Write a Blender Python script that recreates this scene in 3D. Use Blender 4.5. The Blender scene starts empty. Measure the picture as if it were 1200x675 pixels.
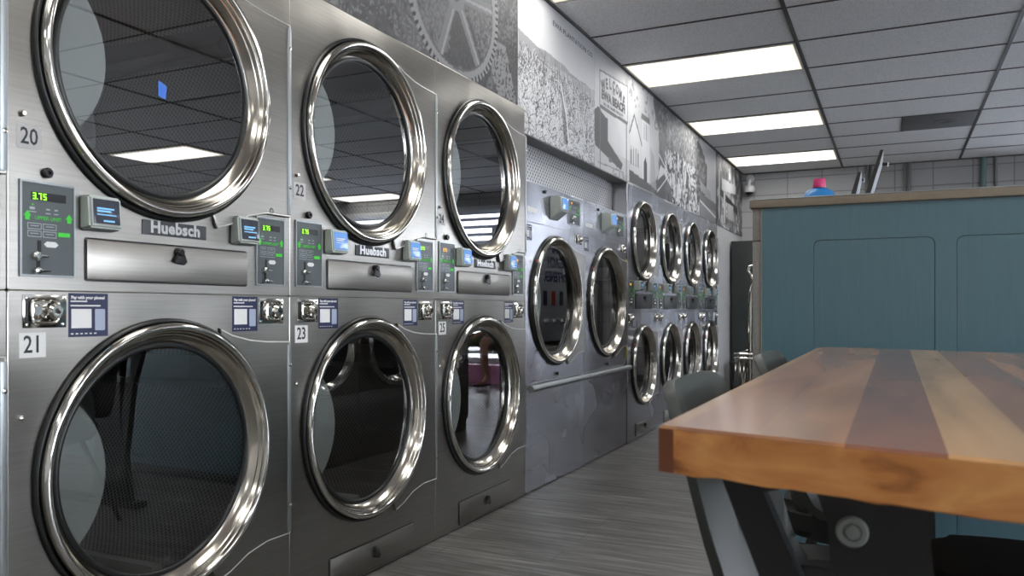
import bpy, bmesh, math, random
import numpy as np
from mathutils import Matrix, Vector
random.seed(7)
PI = math.pi
sc = bpy.context.scene
COL = sc.collection
H = 0.97            # camera height
CEIL = 2.686
WX = -1.74          # plane of the machine fronts

# ------------------------------------------------------------------ materials
def new_mat(name):
    m = bpy.data.materials.new(name); m.use_nodes = True
    nt = m.node_tree; b = nt.nodes['Principled BSDF']
    return m, nt, b
def N(nt, t, **kw):
    n = nt.nodes.new(t)
    for k, v in kw.items():
        if k in n.inputs: n.inputs[k].default_value = v
        else: setattr(n, k, v)
    return n
def plain(name, col, rough=.5, metal=0., spec=None, coat=0., noise=0., nscale=20., bump=0., emit=None, es=0.):
    m, nt, b = new_mat(name)
    b.inputs['Base Color'].default_value = (*col, 1)
    b.inputs['Roughness'].default_value = rough; b.inputs['Metallic'].default_value = metal
    if coat: b.inputs['Coat Weight'].default_value = coat; b.inputs['Coat Roughness'].default_value = .05
    if spec is not None: b.inputs['Specular IOR Level'].default_value = spec
    if emit: b.inputs['Emission Color'].default_value = (*emit, 1); b.inputs['Emission Strength'].default_value = es
    tc = N(nt, 'ShaderNodeTexCoord'); nz = N(nt, 'ShaderNodeTexNoise', Scale=nscale, Detail=4.)
    nt.links.new(tc.outputs['Object'], nz.inputs['Vector'])
    if noise:
        mx = N(nt, 'ShaderNodeMix', data_type='RGBA', blend_type='MIX')
        mx.inputs['A'].default_value = (*[c*(1-noise) for c in col], 1); mx.inputs['B'].default_value = (*[min(1, c*(1+noise)) for c in col], 1)
        nt.links.new(nz.outputs['Fac'], mx.inputs['Factor']); nt.links.new(mx.outputs['Result'], b.inputs['Base Color'])
    if bump:
        bp = N(nt, 'ShaderNodeBump', Strength=bump, Distance=.002)
        nt.links.new(nz.outputs['Fac'], bp.inputs['Height']); nt.links.new(bp.outputs['Normal'], b.inputs['Normal'])
    return m

def steel(name, col, rough=.27):
    m, nt, b = new_mat(name)
    b.inputs['Metallic'].default_value = 1
    tc = N(nt, 'ShaderNodeTexCoord'); geo = N(nt, 'ShaderNodeNewGeometry')
    # wide soft waves of thin sheet metal
    mp = N(nt, 'ShaderNodeMapping'); mp.inputs['Scale'].default_value = (1, 2.2, 1.6)
    nt.links.new(geo.outputs['Position'], mp.inputs['Vector'])
    w = N(nt, 'ShaderNodeTexNoise', Scale=1.4, Detail=1.5)
    nt.links.new(mp.outputs['Vector'], w.inputs['Vector'])
    # brushing, horizontal
    mp2 = N(nt, 'ShaderNodeMapping'); mp2.inputs['Scale'].default_value = (1, 5, 190)
    nt.links.new(geo.outputs['Position'], mp2.inputs['Vector'])
    br = N(nt, 'ShaderNodeTexNoise', Scale=1.0, Detail=3.)
    nt.links.new(mp2.outputs['Vector'], br.inputs['Vector'])
    sm = N(nt, 'ShaderNodeTexNoise', Scale=3.5, Detail=1.5, Roughness=.5)
    nt.links.new(geo.outputs['Position'], sm.inputs['Vector'])
    mr = N(nt, 'ShaderNodeMapRange'); mr.inputs['To Min'].default_value = rough-.05; mr.inputs['To Max'].default_value = rough+.06
    nt.links.new(sm.outputs['Fac'], mr.inputs['Value']); nt.links.new(mr.outputs['Result'], b.inputs['Roughness'])
    mx = N(nt, 'ShaderNodeMix', data_type='RGBA')
    mx.inputs['A'].default_value = (*[c*.82 for c in col], 1); mx.inputs['B'].default_value = (*[min(1, c*1.14) for c in col], 1)
    nt.links.new(br.outputs['Fac'], mx.inputs['Factor'])
    nt.links.new(mx.outputs['Result'], b.inputs['Base Color'])
    bp = N(nt, 'ShaderNodeBump', Strength=.22, Distance=.05); nt.links.new(w.outputs['Fac'], bp.inputs['Height'])
    nt.links.new(bp.outputs['Normal'], b.inputs['Normal'])
    b.inputs['Anisotropic'].default_value = .68
    tg = N(nt, 'ShaderNodeTangent', direction_type='RADIAL', axis='X')
    return m

def glass(name, tint, ior=1.9):
    m = bpy.data.materials.new(name); m.use_nodes = True; nt = m.node_tree; nt.nodes.clear()
    out = N(nt, 'ShaderNodeOutputMaterial'); tr = N(nt, 'ShaderNodeBsdfTransparent'); gl = N(nt, 'ShaderNodeBsdfGlossy')
    tr.inputs['Color'].default_value = (*tint, 1); gl.inputs['Roughness'].default_value = .0
    lw = N(nt, 'ShaderNodeLayerWeight', Blend=.5); mx = N(nt, 'ShaderNodeMixShader')
    f0 = ((ior-1)/(ior+1))**2
    pw = N(nt, 'ShaderNodeMath', operation='POWER'); pw.inputs[1].default_value = 5; nt.links.new(lw.outputs['Facing'], pw.inputs[0])
    ma = N(nt, 'ShaderNodeMath', operation='MULTIPLY_ADD'); ma.inputs[1].default_value = 1-f0; ma.inputs[2].default_value = f0; nt.links.new(pw.outputs[0], ma.inputs[0])
    nt.links.new(ma.outputs[0], mx.inputs[0]); nt.links.new(tr.outputs[0], mx.inputs[1]); nt.links.new(gl.outputs[0], mx.inputs[2])
    nt.links.new(mx.outputs[0], out.inputs[0]); return m

def perforated(name, metal, hole, rep, thr=.33, rough=.35, uv=True):
    m, nt, b = new_mat(name)
    tc = N(nt, 'ShaderNodeTexCoord'); mp = N(nt, 'ShaderNodeMapping')
    mp.inputs['Scale'].default_value = (rep, rep, rep); mp.inputs['Rotation'].default_value = (0, 0, PI/4)
    nt.links.new(tc.outputs['UV'], mp.inputs['Vector'])
    fr = N(nt, 'ShaderNodeVectorMath', operation='FRACTION'); nt.links.new(mp.outputs['Vector'], fr.inputs[0])
    sb = N(nt, 'ShaderNodeVectorMath', operation='SUBTRACT'); sb.inputs[1].default_value = (.5, .5, 0); nt.links.new(fr.outputs[0], sb.inputs[0])
    ml = N(nt, 'ShaderNodeVectorMath', operation='MULTIPLY'); ml.inputs[1].default_value = (1, 1, 0); nt.links.new(sb.outputs[0], ml.inputs[0])
    ln = N(nt, 'ShaderNodeVectorMath', operation='LENGTH'); nt.links.new(ml.outputs[0], ln.inputs[0])
    lt = N(nt, 'ShaderNodeMath', operation='LESS_THAN'); lt.inputs[1].default_value = thr; nt.links.new(ln.outputs['Value'], lt.inputs[0])
    mx = N(nt, 'ShaderNodeMix', data_type='RGBA'); mx.inputs['A'].default_value = (*metal, 1); mx.inputs['B'].default_value = (*hole, 1)
    nt.links.new(lt.outputs[0], mx.inputs['Factor']); nt.links.new(mx.outputs['Result'], b.inputs['Base Color'])
    iv = N(nt, 'ShaderNodeMath', operation='SUBTRACT'); iv.inputs[0].default_value = 1; nt.links.new(lt.outputs[0], iv.inputs[1])
    nt.links.new(iv.outputs[0], b.inputs['Metallic']); b.inputs['Roughness'].default_value = rough
    return m

M = {}
M['steel'] = steel('brushed_stainless', (.315, .302, .278), .31)
M['steel_blue'] = steel('brushed_stainless_cool', (.45, .46, .50), .26)  # same steel with the bluish daylight put into its colour
M['steel_dark'] = steel('lint_panel_steel', (.29, .275, .25), .34)
M['chrome'] = plain('polished_chrome', (.70, .69, .65), .09, 1.)
M['funnel'] = plain('spun_steel_funnel', (.56, .53, .47), .17, 1.)
M['rubber'] = plain('black_rubber', (.012, .014, .014), .35)
M['glass'] = glass('door_glass', (.85, .86, .85), 2.9)
M['pane'] = glass('window_pane', (.95, .97, 1.), 1.45)
M['drum'] = perforated('perforated_drum', (.40, .385, .345), (.004, .004, .004), 80., .36, .22)
M['mesh'] = perforated('perforated_screen', (.62, .62, .62), (.10, .10, .10), 40., .30, .3)
M['bulkhead'] = plain('drum_end_plate', (.30, .31, .31), .45, .6)
M['baffle'] = plain('pale_grey_enamel', (.36, .40, .40), .45)
M['panel'] = plain('control_panel_grey', (.085, .10, .105), .4)
M['reader'] = plain('reader_housing', (.42, .46, .43), .45)
M['black'] = plain('black_plastic', (.01, .01, .012), .3)
M['screen'] = plain('reader_screen_dark', (.02, .02, .025), .1, emit=(.1, .12, .16), es=.15)
M['screen_blue'] = plain('reader_screen_blue', (.05, .12, .3), .1, emit=(.16, .32, .65), es=.4)
M['ui'] = plain('screen_text', (.1, .3, .6), .4, emit=(.25, .55, .85), es=.35)
M['green'] = plain('printed_green', (.03, .35, .03), .5, emit=(.05, .5, .03), es=.25)
M['digit'] = plain('led_green', (.2, .6, .02), .5, emit=(.35, 1., .04), es=.9)
M['digit_o'] = plain('led_orange', (.6, .3, .02), .5, emit=(1., .55, .1), es=.6)
M['white'] = plain('white_print', (.72, .72, .70), .5)
M['label'] = plain('number_label', (.48, .47, .46), .5)
M['ink'] = plain('black_ink', (.015, .015, .02), .5)
M['navy'] = plain('sticker_navy', (.022, .028, .075), .4)
M['lilac'] = plain('sticker_phone', (.35, .40, .50), .5)
M['logo'] = plain('logo_plate_dark', (.05, .055, .06), .4)
M['logolet'] = plain('logo_letter_silver', (.62, .62, .62), .35, .6)
M['tape'] = plain('blue_tape', (.05, .17, .62), .6)
M['yellow'] = plain('yellow_edge', (.45, .42, .05), .5)
M['tbar'] = plain('ceiling_tee', (.06, .055, .05), .5)
M['vent'] = plain('ceiling_panel_dark', (.13, .13, .13), .7, noise=.2, nscale=6)
M['lens'] = plain('fluorescent_lens', (.8, .8, .8), .4)
M['frame_w'] = plain('white_frame', (.6, .6, .6), .5)
M['wood_trim'] = plain('partition_cap', (.20, .17, .125), .5, noise=.15, nscale=30)
M['grey_lam'] = plain('partition_end_laminate', (.20, .195, .18), .6, noise=.35, nscale=160)
M['darkcab'] = plain('dark_green_locker', (.022, .028, .026), .55)
M['camw'] = plain('camera_white', (.72, .72, .72), .4)
M['jug'] = plain('detergent_blue', (.03, .22, .55), .3)
M['cap'] = plain('detergent_cap_pink', (.62, .03, .16), .4)
M['blackmetal'] = plain('powder_black', (.016, .016, .018), .5)
M['bolt'] = plain('table_bolt_grey', (.30, .34, .32), .5)
M['shell'] = plain('chair_shell', (.042, .048, .044), .5)
M['cushion'] = plain('chair_seat_black', (.010, .010, .010), .7, bump=.3, nscale=200)
M['edge'] = plain('bright_rolled_edge', (.75, .75, .74), .35, .6)
M['railp'] = plain('rail_pale', (.38, .41, .42), .35, .7)
M['skin'] = plain('skin', (.42, .22, .15), .5)
M['short'] = plain('shorts_green', (.16, .22, .07), .8)
M['short_g'] = plain('shorts_grey', (.22, .21, .2), .8)
M['shirt'] = plain('shirt_dark', (.03, .03, .05), .8)
M['hair'] = plain('hair_dark', (.02, .012, .01), .6)
M['pink'] = plain('bench_plinth_pink', (.50, .18, .32), .6)
M['blind'] = plain('blind_slat', (.62, .68, .78), .5)
M['pave'] = plain('outside_paving', (.35, .36, .40), .9, noise=.2, nscale=3)
M['vend'] = plain('soap_vender_face', (.55, .60, .66), .35)
M['vendtxt'] = plain('soap_vender_letters', (.03, .04, .16), .5)
M['red'] = plain('red_box', (.5, .04, .03), .4)
M['teal_pipe'] = plain('teal_conduit', (.12, .21, .21), .5)
M['grey_pipe'] = plain('grey_conduit', (.17, .17, .17), .5)

# walls
def wall_mat(name, col, bw=.40, bh=.20, axis='X'):
    m, nt, b = new_mat(name)
    geo = N(nt, 'ShaderNodeNewGeometry'); sp = N(nt, 'ShaderNodeSeparateXYZ'); cb = N(nt, 'ShaderNodeCombineXYZ')
    nt.links.new(geo.outputs['Position'], sp.inputs[0]); nt.links.new(sp.outputs[axis], cb.inputs['X']); nt.links.new(sp.outputs['Z'], cb.inputs['Y'])
    bk = N(nt, 'ShaderNodeTexBrick', Scale=1.); bk.offset = .0; bk.inputs['Brick Width'].default_value = bw; bk.inputs['Row Height'].default_value = bh
    bk.inputs['Mortar Size'].default_value = .006; bk.inputs['Mortar Smooth'].default_value = .3
    bk.inputs['Color1'].default_value = (*col, 1); bk.inputs['Color2'].default_value = (*[c*.95 for c in col], 1); bk.inputs['Mortar'].default_value = (*[c*.55 for c in col], 1)
    nt.links.new(cb.outputs[0], bk.inputs['Vector']); nt.links.new(bk.outputs['Color'], b.inputs['Base Color'])
    bp = N(nt, 'ShaderNodeBump', Strength=.6, Distance=.006); bp.invert = True
    nt.links.new(bk.outputs['Fac'], bp.inputs['Height']); nt.links.new(bp.outputs['Normal'], b.inputs['Normal'])
    b.inputs['Roughness'].default_value = .6
    return m
M['block'] = wall_mat('painted_block', (.36, .36, .355))
M['wall'] = plain('painted_wall', (.42, .42, .42), .6)
M['wall_dim'] = plain('painted_wall_grey', (.55, .53, .50), .6)

def tile_mat():
    m, nt, b = new_mat('ceiling_tile')
    geo = N(nt, 'ShaderNodeNewGeometry')
    nz = N(nt, 'ShaderNodeTexNoise', Scale=120., Detail=3., Roughness=.8); nt.links.new(geo.outputs['Position'], nz.inputs['Vector'])
    cr = N(nt, 'ShaderNodeValToRGB'); cr.color_ramp.elements[0].position = .34; cr.color_ramp.elements[0].color = (.62, .615, .60, 1)
    cr.color_ramp.elements[1].position = .52; cr.color_ramp.elements[1].color = (.90, .895, .88, 1)
    nt.links.new(nz.outputs['Fac'], cr.inputs[0]); nt.links.new(cr.outputs[0], b.inputs['Base Color']); b.inputs['Roughness'].default_value = .9
    return m
M['tile'] = tile_mat()

def floor_mat():
    m, nt, b = new_mat('grey_plank_floor')
    geo = N(nt, 'ShaderNodeNewGeometry')
    bk = N(nt, 'ShaderNodeTexBrick', Scale=1.); bk.offset = .37; bk.inputs['Brick Width'].default_value = 1.2; bk.inputs['Row Height'].default_value = .15
    bk.inputs['Mortar Size'].default_value = .0015; bk.inputs['Color1'].default_value = (.8, .8, .8, 1); bk.inputs['Color2'].default_value = (1.1, 1.1, 1.1, 1); bk.inputs['Mortar'].default_value = (.3, .3, .3, 1)
    nt.links.new(geo.outputs['Position'], bk.inputs['Vector'])
    mp = N(nt, 'ShaderNodeMapping'); mp.inputs['Scale'].default_value = (1.6, 22, 1)
    nt.links.new(geo.outputs['Position'], mp.inputs['Vector'])
    n1 = N(nt, 'ShaderNodeTexNoise', Scale=1.6, Detail=6., Roughness=.65, Distortion=.6); nt.links.new(mp.outputs[0], n1.inputs['Vector'])
    cr = N(nt, 'ShaderNodeValToRGB'); e = cr.color_ramp.elements
    e[0].position = .33; e[0].color = (.048, .046, .042, 1); e[1].position = .68; e[1].color = (.26, .25, .235, 1)
    e2 = e.new(.52); e2.color = (.125, .12, .112, 1)
    nt.links.new(n1.outputs['Fac'], cr.inputs[0])
    mx = N(nt, 'ShaderNodeMix', data_type='RGBA', blend_type='MULTIPLY'); mx.inputs['Factor'].default_value = 1
    nt.links.new(cr.outputs[0], mx.inputs['A']); nt.links.new(bk.outputs['Color'], mx.inputs['B'])
    nt.links.new(mx.outputs['Result'], b.inputs['Base Color']); b.inputs['Roughness'].default_value = .38
    bp = N(nt, 'ShaderNodeBump', Strength=.25, Distance=.001); nt.links.new(n1.outputs['Fac'], bp.inputs['Height']); nt.links.new(bp.outputs['Normal'], b.inputs['Normal'])
    return m
M['floor'] = floor_mat()

def table_mat(name, side=False):
    m, nt, b = new_mat(name)
    geo = N(nt, 'ShaderNodeNewGeometry')
    mp = N(nt, 'ShaderNodeMapping'); mp.inputs['Scale'].default_value = (7, .9, 7) if not side else (7.5, 7.5, 17)
    nt.links.new(geo.outputs['Position'], mp.inputs['Vector'])
    n1 = N(nt, 'ShaderNodeTexNoise', Scale=1.3 if not side else 1.1, Detail=2.5 if not side else 5., Roughness=.5, Distortion=.9); nt.links.new(mp.outputs[0], n1.inputs['Vector'])
    if side:
        cr = N(nt, 'ShaderNodeValToRGB'); e = cr.color_ramp.elements
        e[0].position = .30; e[0].color = (.16, .045, .012, 1); e[1].position = .66; e[1].color = (.74, .36, .12, 1); x = e.new(.45); x.color = (.56, .22, .06, 1)
        nt.links.new(n1.outputs['Fac'], cr.inputs[0]); nt.links.new(cr.outputs[0], b.inputs['Base Color'])
    else:
        sp = N(nt, 'ShaderNodeSeparateXYZ'); nt.links.new(geo.outputs['Position'], sp.inputs[0])
        mr = N(nt, 'ShaderNodeMapRange'); mr.inputs['From Min'].default_value = -.273; mr.inputs['From Max'].default_value = .478
        nt.links.new(sp.outputs['X'], mr.inputs['Value'])
        cr = N(nt, 'ShaderNodeValToRGB'); cr.color_ramp.interpolation = 'CONSTANT'; e = cr.color_ramp.elements
        def P(x): return (x+.40)/1.10
        cols = [(-.40, (.62, .32, .13)), (-.345, (.54, .23, .11)), (-.21, (.60, .28, .13)), (-.072, (.33, .135, .085)), (.065, (.68, .40, .19)), (.19, (.44, .19, .10)), (.33, (.56, .27, .13)), (.48, (.38, .16, .09)), (.60, (.58, .30, .14))]
        e[0].position = 0; e[0].color = (*cols[0][1], 1); e[1].position = P(cols[1][0]); e[1].color = (*cols[1][1], 1)
        for x, c in cols[2:]:
            q = e.new(P(x)); q.color = (*c, 1)
        nt.links.new(mr.outputs[0], cr.inputs[0])
        c2 = N(nt, 'ShaderNodeValToRGB'); c2.color_ramp.elements[0].position = .3; c2.color_ramp.elements[0].color = (.62, .58, .55, 1); c2.color_ramp.elements[1].position = .65; c2.color_ramp.elements[1].color = (1.25, 1.25, 1.2, 1)
        nt.links.new(n1.outputs['Fac'], c2.inputs[0])
        mx = N(nt, 'ShaderNodeMix', data_type='RGBA', blend_type='MULTIPLY'); mx.inputs['Factor'].default_value = 1
        nt.links.new(cr.outputs[0], mx.inputs['A']); nt.links.new(c2.outputs[0], mx.inputs['B']); nt.links.new(mx.outputs['Result'], b.inputs['Base Color'])
    b.inputs['Roughness'].default_value = .3 if not side else .4
    b.inputs['Coat Weight'].default_value = 1. if not side else .3; b.inputs['Coat Roughness'].default_value = .12 if not side else .2; b.inputs['Coat IOR'].default_value = 1.42
    return m
M['table_top'] = table_mat('planked_varnished_wood'); M['table_side'] = table_mat('burled_edge_wood', True)
M['table_edge'] = plain('dark_edge_board', (.15, .045, .014), .4, noise=.4, nscale=14, coat=.3)

def teal_mat():
    m, nt, b = new_mat('teal_paint')
    geo = N(nt, 'ShaderNodeNewGeometry'); mp = N(nt, 'ShaderNodeMapping'); mp.inputs['Scale'].default_value = (45, 1, 3)
    nt.links.new(geo.outputs['Position'], mp.inputs['Vector'])
    nz = N(nt, 'ShaderNodeTexNoise', Scale=2.5, Detail=4.); nt.links.new(mp.outputs[0], nz.inputs['Vector'])
    mx = N(nt, 'ShaderNodeMix', data_type='RGBA'); mx.inputs['A'].default_value = (.060, .125, .152, 1); mx.inputs['B'].default_value = (.080, .155, .185, 1)
    nt.links.new(nz.outputs['Fac'], mx.inputs['Factor']); nt.links.new(mx.outputs['Result'], b.inputs['Base Color']); b.inputs['Roughness'].default_value = .42
    return m
M['teal'] = teal_mat()

def attr_mat():
    m, nt, b = new_mat('printed_mural')
    a = N(nt, 'ShaderNodeAttribute', attribute_name='Print'); nt.links.new(a.outputs['Color'], b.inputs['Base Color'])
    b.inputs['Roughness'].default_value = .6; b.inputs['Specular IOR Level'].default_value = .3
    return m
M['mural'] = attr_mat()

# ------------------------------------------------------------------ mesh helpers
def finish(bm, name, mat, parent=None, loc=None, smooth=35):
    me = bpy.data.meshes.new(name)
    bmesh.ops.recalc_face_normals(bm, faces=bm.faces)
    bm.to_mesh(me); bm.free()
    return link(me, name, mat, parent, loc, smooth)
def link(me, name, mat, parent=None, loc=None, smooth=35):
    o = bpy.data.objects.new(name, me)
    if not me.materials:
        for mm in (mat if isinstance(mat, (list, tuple)) else [mat]): me.materials.append(mm)
        if smooth:
            me.shade_smooth(); me.set_sharp_from_angle(angle=math.radians(smooth))
    COL.objects.link(o)
    if parent: o.parent = parent
    if loc: o.location = loc
    return o
def thing(name, label, cat, loc=(0, 0, 0), group=None, rz=0.):
    o = bpy.data.objects.new(name, None); COL.objects.link(o); o.empty_display_size = .1
    o.location = loc; o.rotation_euler = (0, 0, rz); o['label'] = label; o['category'] = cat
    if group: o['group'] = group
    return o
def tag(o, label, cat, group=None, kind=None):
    o['label'] = label; o['category'] = cat
    if group: o['group'] = group
    if kind: o['kind'] = kind
    return o
def struct(o):
    o['kind'] = 'structure'; return o
def box(bm, x0, x1, y0, y1, z0, z1, bev=0.):
    r = bmesh.ops.create_cube(bm, size=1.)
    vs = r['verts']
    bmesh.ops.scale(bm, vec=(x1-x0, y1-y0, z1-z0), verts=vs); bmesh.ops.translate(bm, vec=((x0+x1)/2, (y0+y1)/2, (z0+z1)/2), verts=vs)
    if bev:
        es = list({e for v in vs for e in v.link_edges}); bmesh.ops.bevel(bm, geom=es, offset=bev, segments=2, affect='EDGES', profile=.6)
def B(name, mat, parent, dims, bev=0., loc=None):
    bm = bmesh.new()
    if not isinstance(dims[0], (tuple, list)): dims = [dims]
    for d in dims: box(bm, *d, bev=bev)
    return finish(bm, name, mat, parent, loc)
def lathe(bm, prof, cy, cz, seg=72, axis='X', cx=0., uv=None):
    rings = []
    for (a, r) in prof:
        ring = []
        if r < 1e-6:
            p = (a+cx, cy, cz) if axis == 'X' else ((cx, cy+a, cz) if axis == 'Y' else (cx, cy, cz+a)); ring = [bm.verts.new(p)]*seg
        else:
            for i in range(seg):
                t = 2*PI*i/seg; u, v = r*math.cos(t), r*math.sin(t)
                ring.append(bm.verts.new((a+cx, cy+u, cz+v) if axis == 'X' else ((cx+u, cy+a, cz+v) if axis == 'Y' else (cx+u, cy+v, cz+a))))
        rings.append(ring)
    L = bm.loops.layers.uv.verify() if uv else None
    for k in range(len(rings)-1):
        for i in range(seg):
            j = (i+1) % seg
            vs = [rings[k][i], rings[k][j], rings[k+1][j], rings[k+1][i]]
            us = []
            for v in vs:
                if v not in us: us.append(v)
            if len(us) < 3: continue
            try: f = bm.faces.new(us)
            except ValueError: continue
            if uv and len(us) == 4:
                a0, a1 = prof[k][0]+prof[k][1]*0, prof[k+1][0]
                R = max(prof[k][1], prof[k+1][1]); c = 2*PI*R/seg
                s0 = uv[k]; s1 = uv[k+1]
                for lp, q in zip(f.loops, [(i*c, s0), ((i+1)*c, s0), ((i+1)*c, s1), (i*c, s1)]): lp[L].uv = q
def tube(bm, pts, r, seg=10, closed=False):
    pts = [Vector(p) for p in pts]; n = len(pts); rings = []
    up = None
    for i in range(n):
        if closed: t = pts[(i+1) % n]-pts[i-1]
        else: t = pts[min(i+1, n-1)]-pts[max(i-1, 0)]
        t.normalize()
        if up is None: up = Vector((0, 0, 1)) if abs(t.z) < .9 else Vector((1, 0, 0))
        a = t.cross(up); 
        if a.length < 1e-4: a = t.cross(Vector((0, 1, 0)))
        a.normalize(); b2 = a.cross(t).normalized(); up = b2
        rr = r[i] if isinstance(r, (list, tuple)) else r
        rings.append([bm.verts.new(pts[i]+a*rr*math.cos(2*PI*k/seg)+b2*rr*math.sin(2*PI*k/seg)) for k in range(seg)])
    for i in range(n if closed else n-1):
        A, Bq = rings[i], rings[(i+1) % n]
        for k in range(seg): bm.faces.new([A[k], A[(k+1) % seg], Bq[(k+1) % seg], Bq[k]])
    if not closed:
        bm.faces.new(rings[0]); bm.faces.new(rings[-1][::-1])
def prism(bm, poly, d, origin, ax, ay):
    """poly in (a,b) along ax, ay from origin, extruded by d along ax x ay."""
    ax = Vector(ax); ay = Vector(ay); nz = ax.cross(ay).normalized(); o = Vector(origin)
    f = [bm.verts.new(o+ax*p[0]+ay*p[1]) for p in poly]; g = [bm.verts.new(o+ax*p[0]+ay*p[1]+nz*d) for p in poly]
    bm.faces.new(f[::-1]); bm.faces.new(g)
    n = len(poly)
    for i in range(n): bm.faces.new([f[i], f[(i+1) % n], g[(i+1) % n], g[i]])
WALLM = Matrix(((0, 0, 1, 0), (1, 0, 0, 0), (0, 1, 0, 0), (0, 0, 0, 1)))     # 2D (a,b) -> (Y,Z), facing +X
FACEY = Matrix(((1, 0, 0, 0), (0, 0, -1, 0), (0, 1, 0, 0), (0, 0, 0, 1)))    # 2D (a,b) -> (X,Z), facing -Y
FACENX = Matrix(((0, 0, -1, 0), (-1, 0, 0, 0), (0, 1, 0, 0), (0, 0, 0, 1)))  # facing -X
def from_curve(cu, name, mat, parent, off, Mx=WALLM):
    o = bpy.data.objects.new('tmp', cu); COL.objects.link(o)
    dg = bpy.context.evaluated_depsgraph_get(); ev = o.evaluated_get(dg)
    me = bpy.data.meshes.new_from_object(ev); me.transform(Mx); me.transform(Matrix.Translation(off))
    bpy.data.objects.remove(o); bpy.data.curves.remove(cu)
    me.name = name
    me.materials.clear()
    for mm in (mat if isinstance(mat, (list, tuple)) else [mat]): me.materials.append(mm)
    ob = bpy.data.objects.new(name, me); COL.objects.link(ob)
    if parent: ob.parent = parent
    me.shade_smooth(); me.set_sharp_from_angle(angle=math.radians(35))
    return ob
def plate(name, mat, parent, loops, thick, off=(0, 0, 0), Mx=WALLM, bev=0.):
    """flat plate with holes; its back lies on the plane through off"""
    cu = bpy.data.curves.new(name, 'CURVE'); cu.dimensions = '2D'; cu.fill_mode = 'BOTH'; cu.extrude = thick/2-bev; cu.bevel_depth = bev; cu.bevel_resolution = 1
    for lp in loops:
        s = cu.splines.new('POLY'); s.points.add(len(lp)-1); s.use_cyclic_u = True
        for i, p in enumerate(lp): s.points[i].co = (p[0], p[1], 0, 1)
    T = Mx @ Vector((0, 0, thick/2))
    return from_curve(cu, name, mat, parent, (off[0]+T[0], off[1]+T[1], off[2]+T[2]), Mx)
def text(name, s, size, mat, parent, off, Mx=WALLM, bold=0., align='CENTER', ext=.0006, sx=1., sp=1., rot=0.):
    cu = bpy.data.curves.new(name, 'FONT'); cu.body = s; cu.size = size; cu.align_x = align; cu.align_y = 'CENTER'; cu.extrude = ext; cu.offset = bold; cu.space_character = sp; cu.resolution_u = 2
    return from_curve(cu, name, mat, parent, off, Mx @ Matrix.Rotation(rot, 4, 'Z') @ Matrix.Diagonal((sx, 1, 1, 1)))
def rect(a0, a1, b0, b1): return [(a0, b0), (a1, b0), (a1, b1), (a0, b1)]
def rrect(a0, a1, b0, b1, r, n=8):
    out = []
    for cx, cy, s in ((a1-r, b0+r, -90), (a1-r, b1-r, 0), (a0+r, b1-r, 90), (a0+r, b0+r, 180)):
        for i in range(n+1):
            t = math.radians(s+90*i/n); out.append((cx+r*math.cos(t), cy+r*math.sin(t)))
    return out
def circ(cx, cy, r, n=72, a0=0, a1=360):
    return [(cx+r*math.cos(math.radians(a0+(a1-a0)*i/n)), cy+r*math.sin(math.radians(a0+(a1-a0)*i/n))) for i in range(n)]

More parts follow.
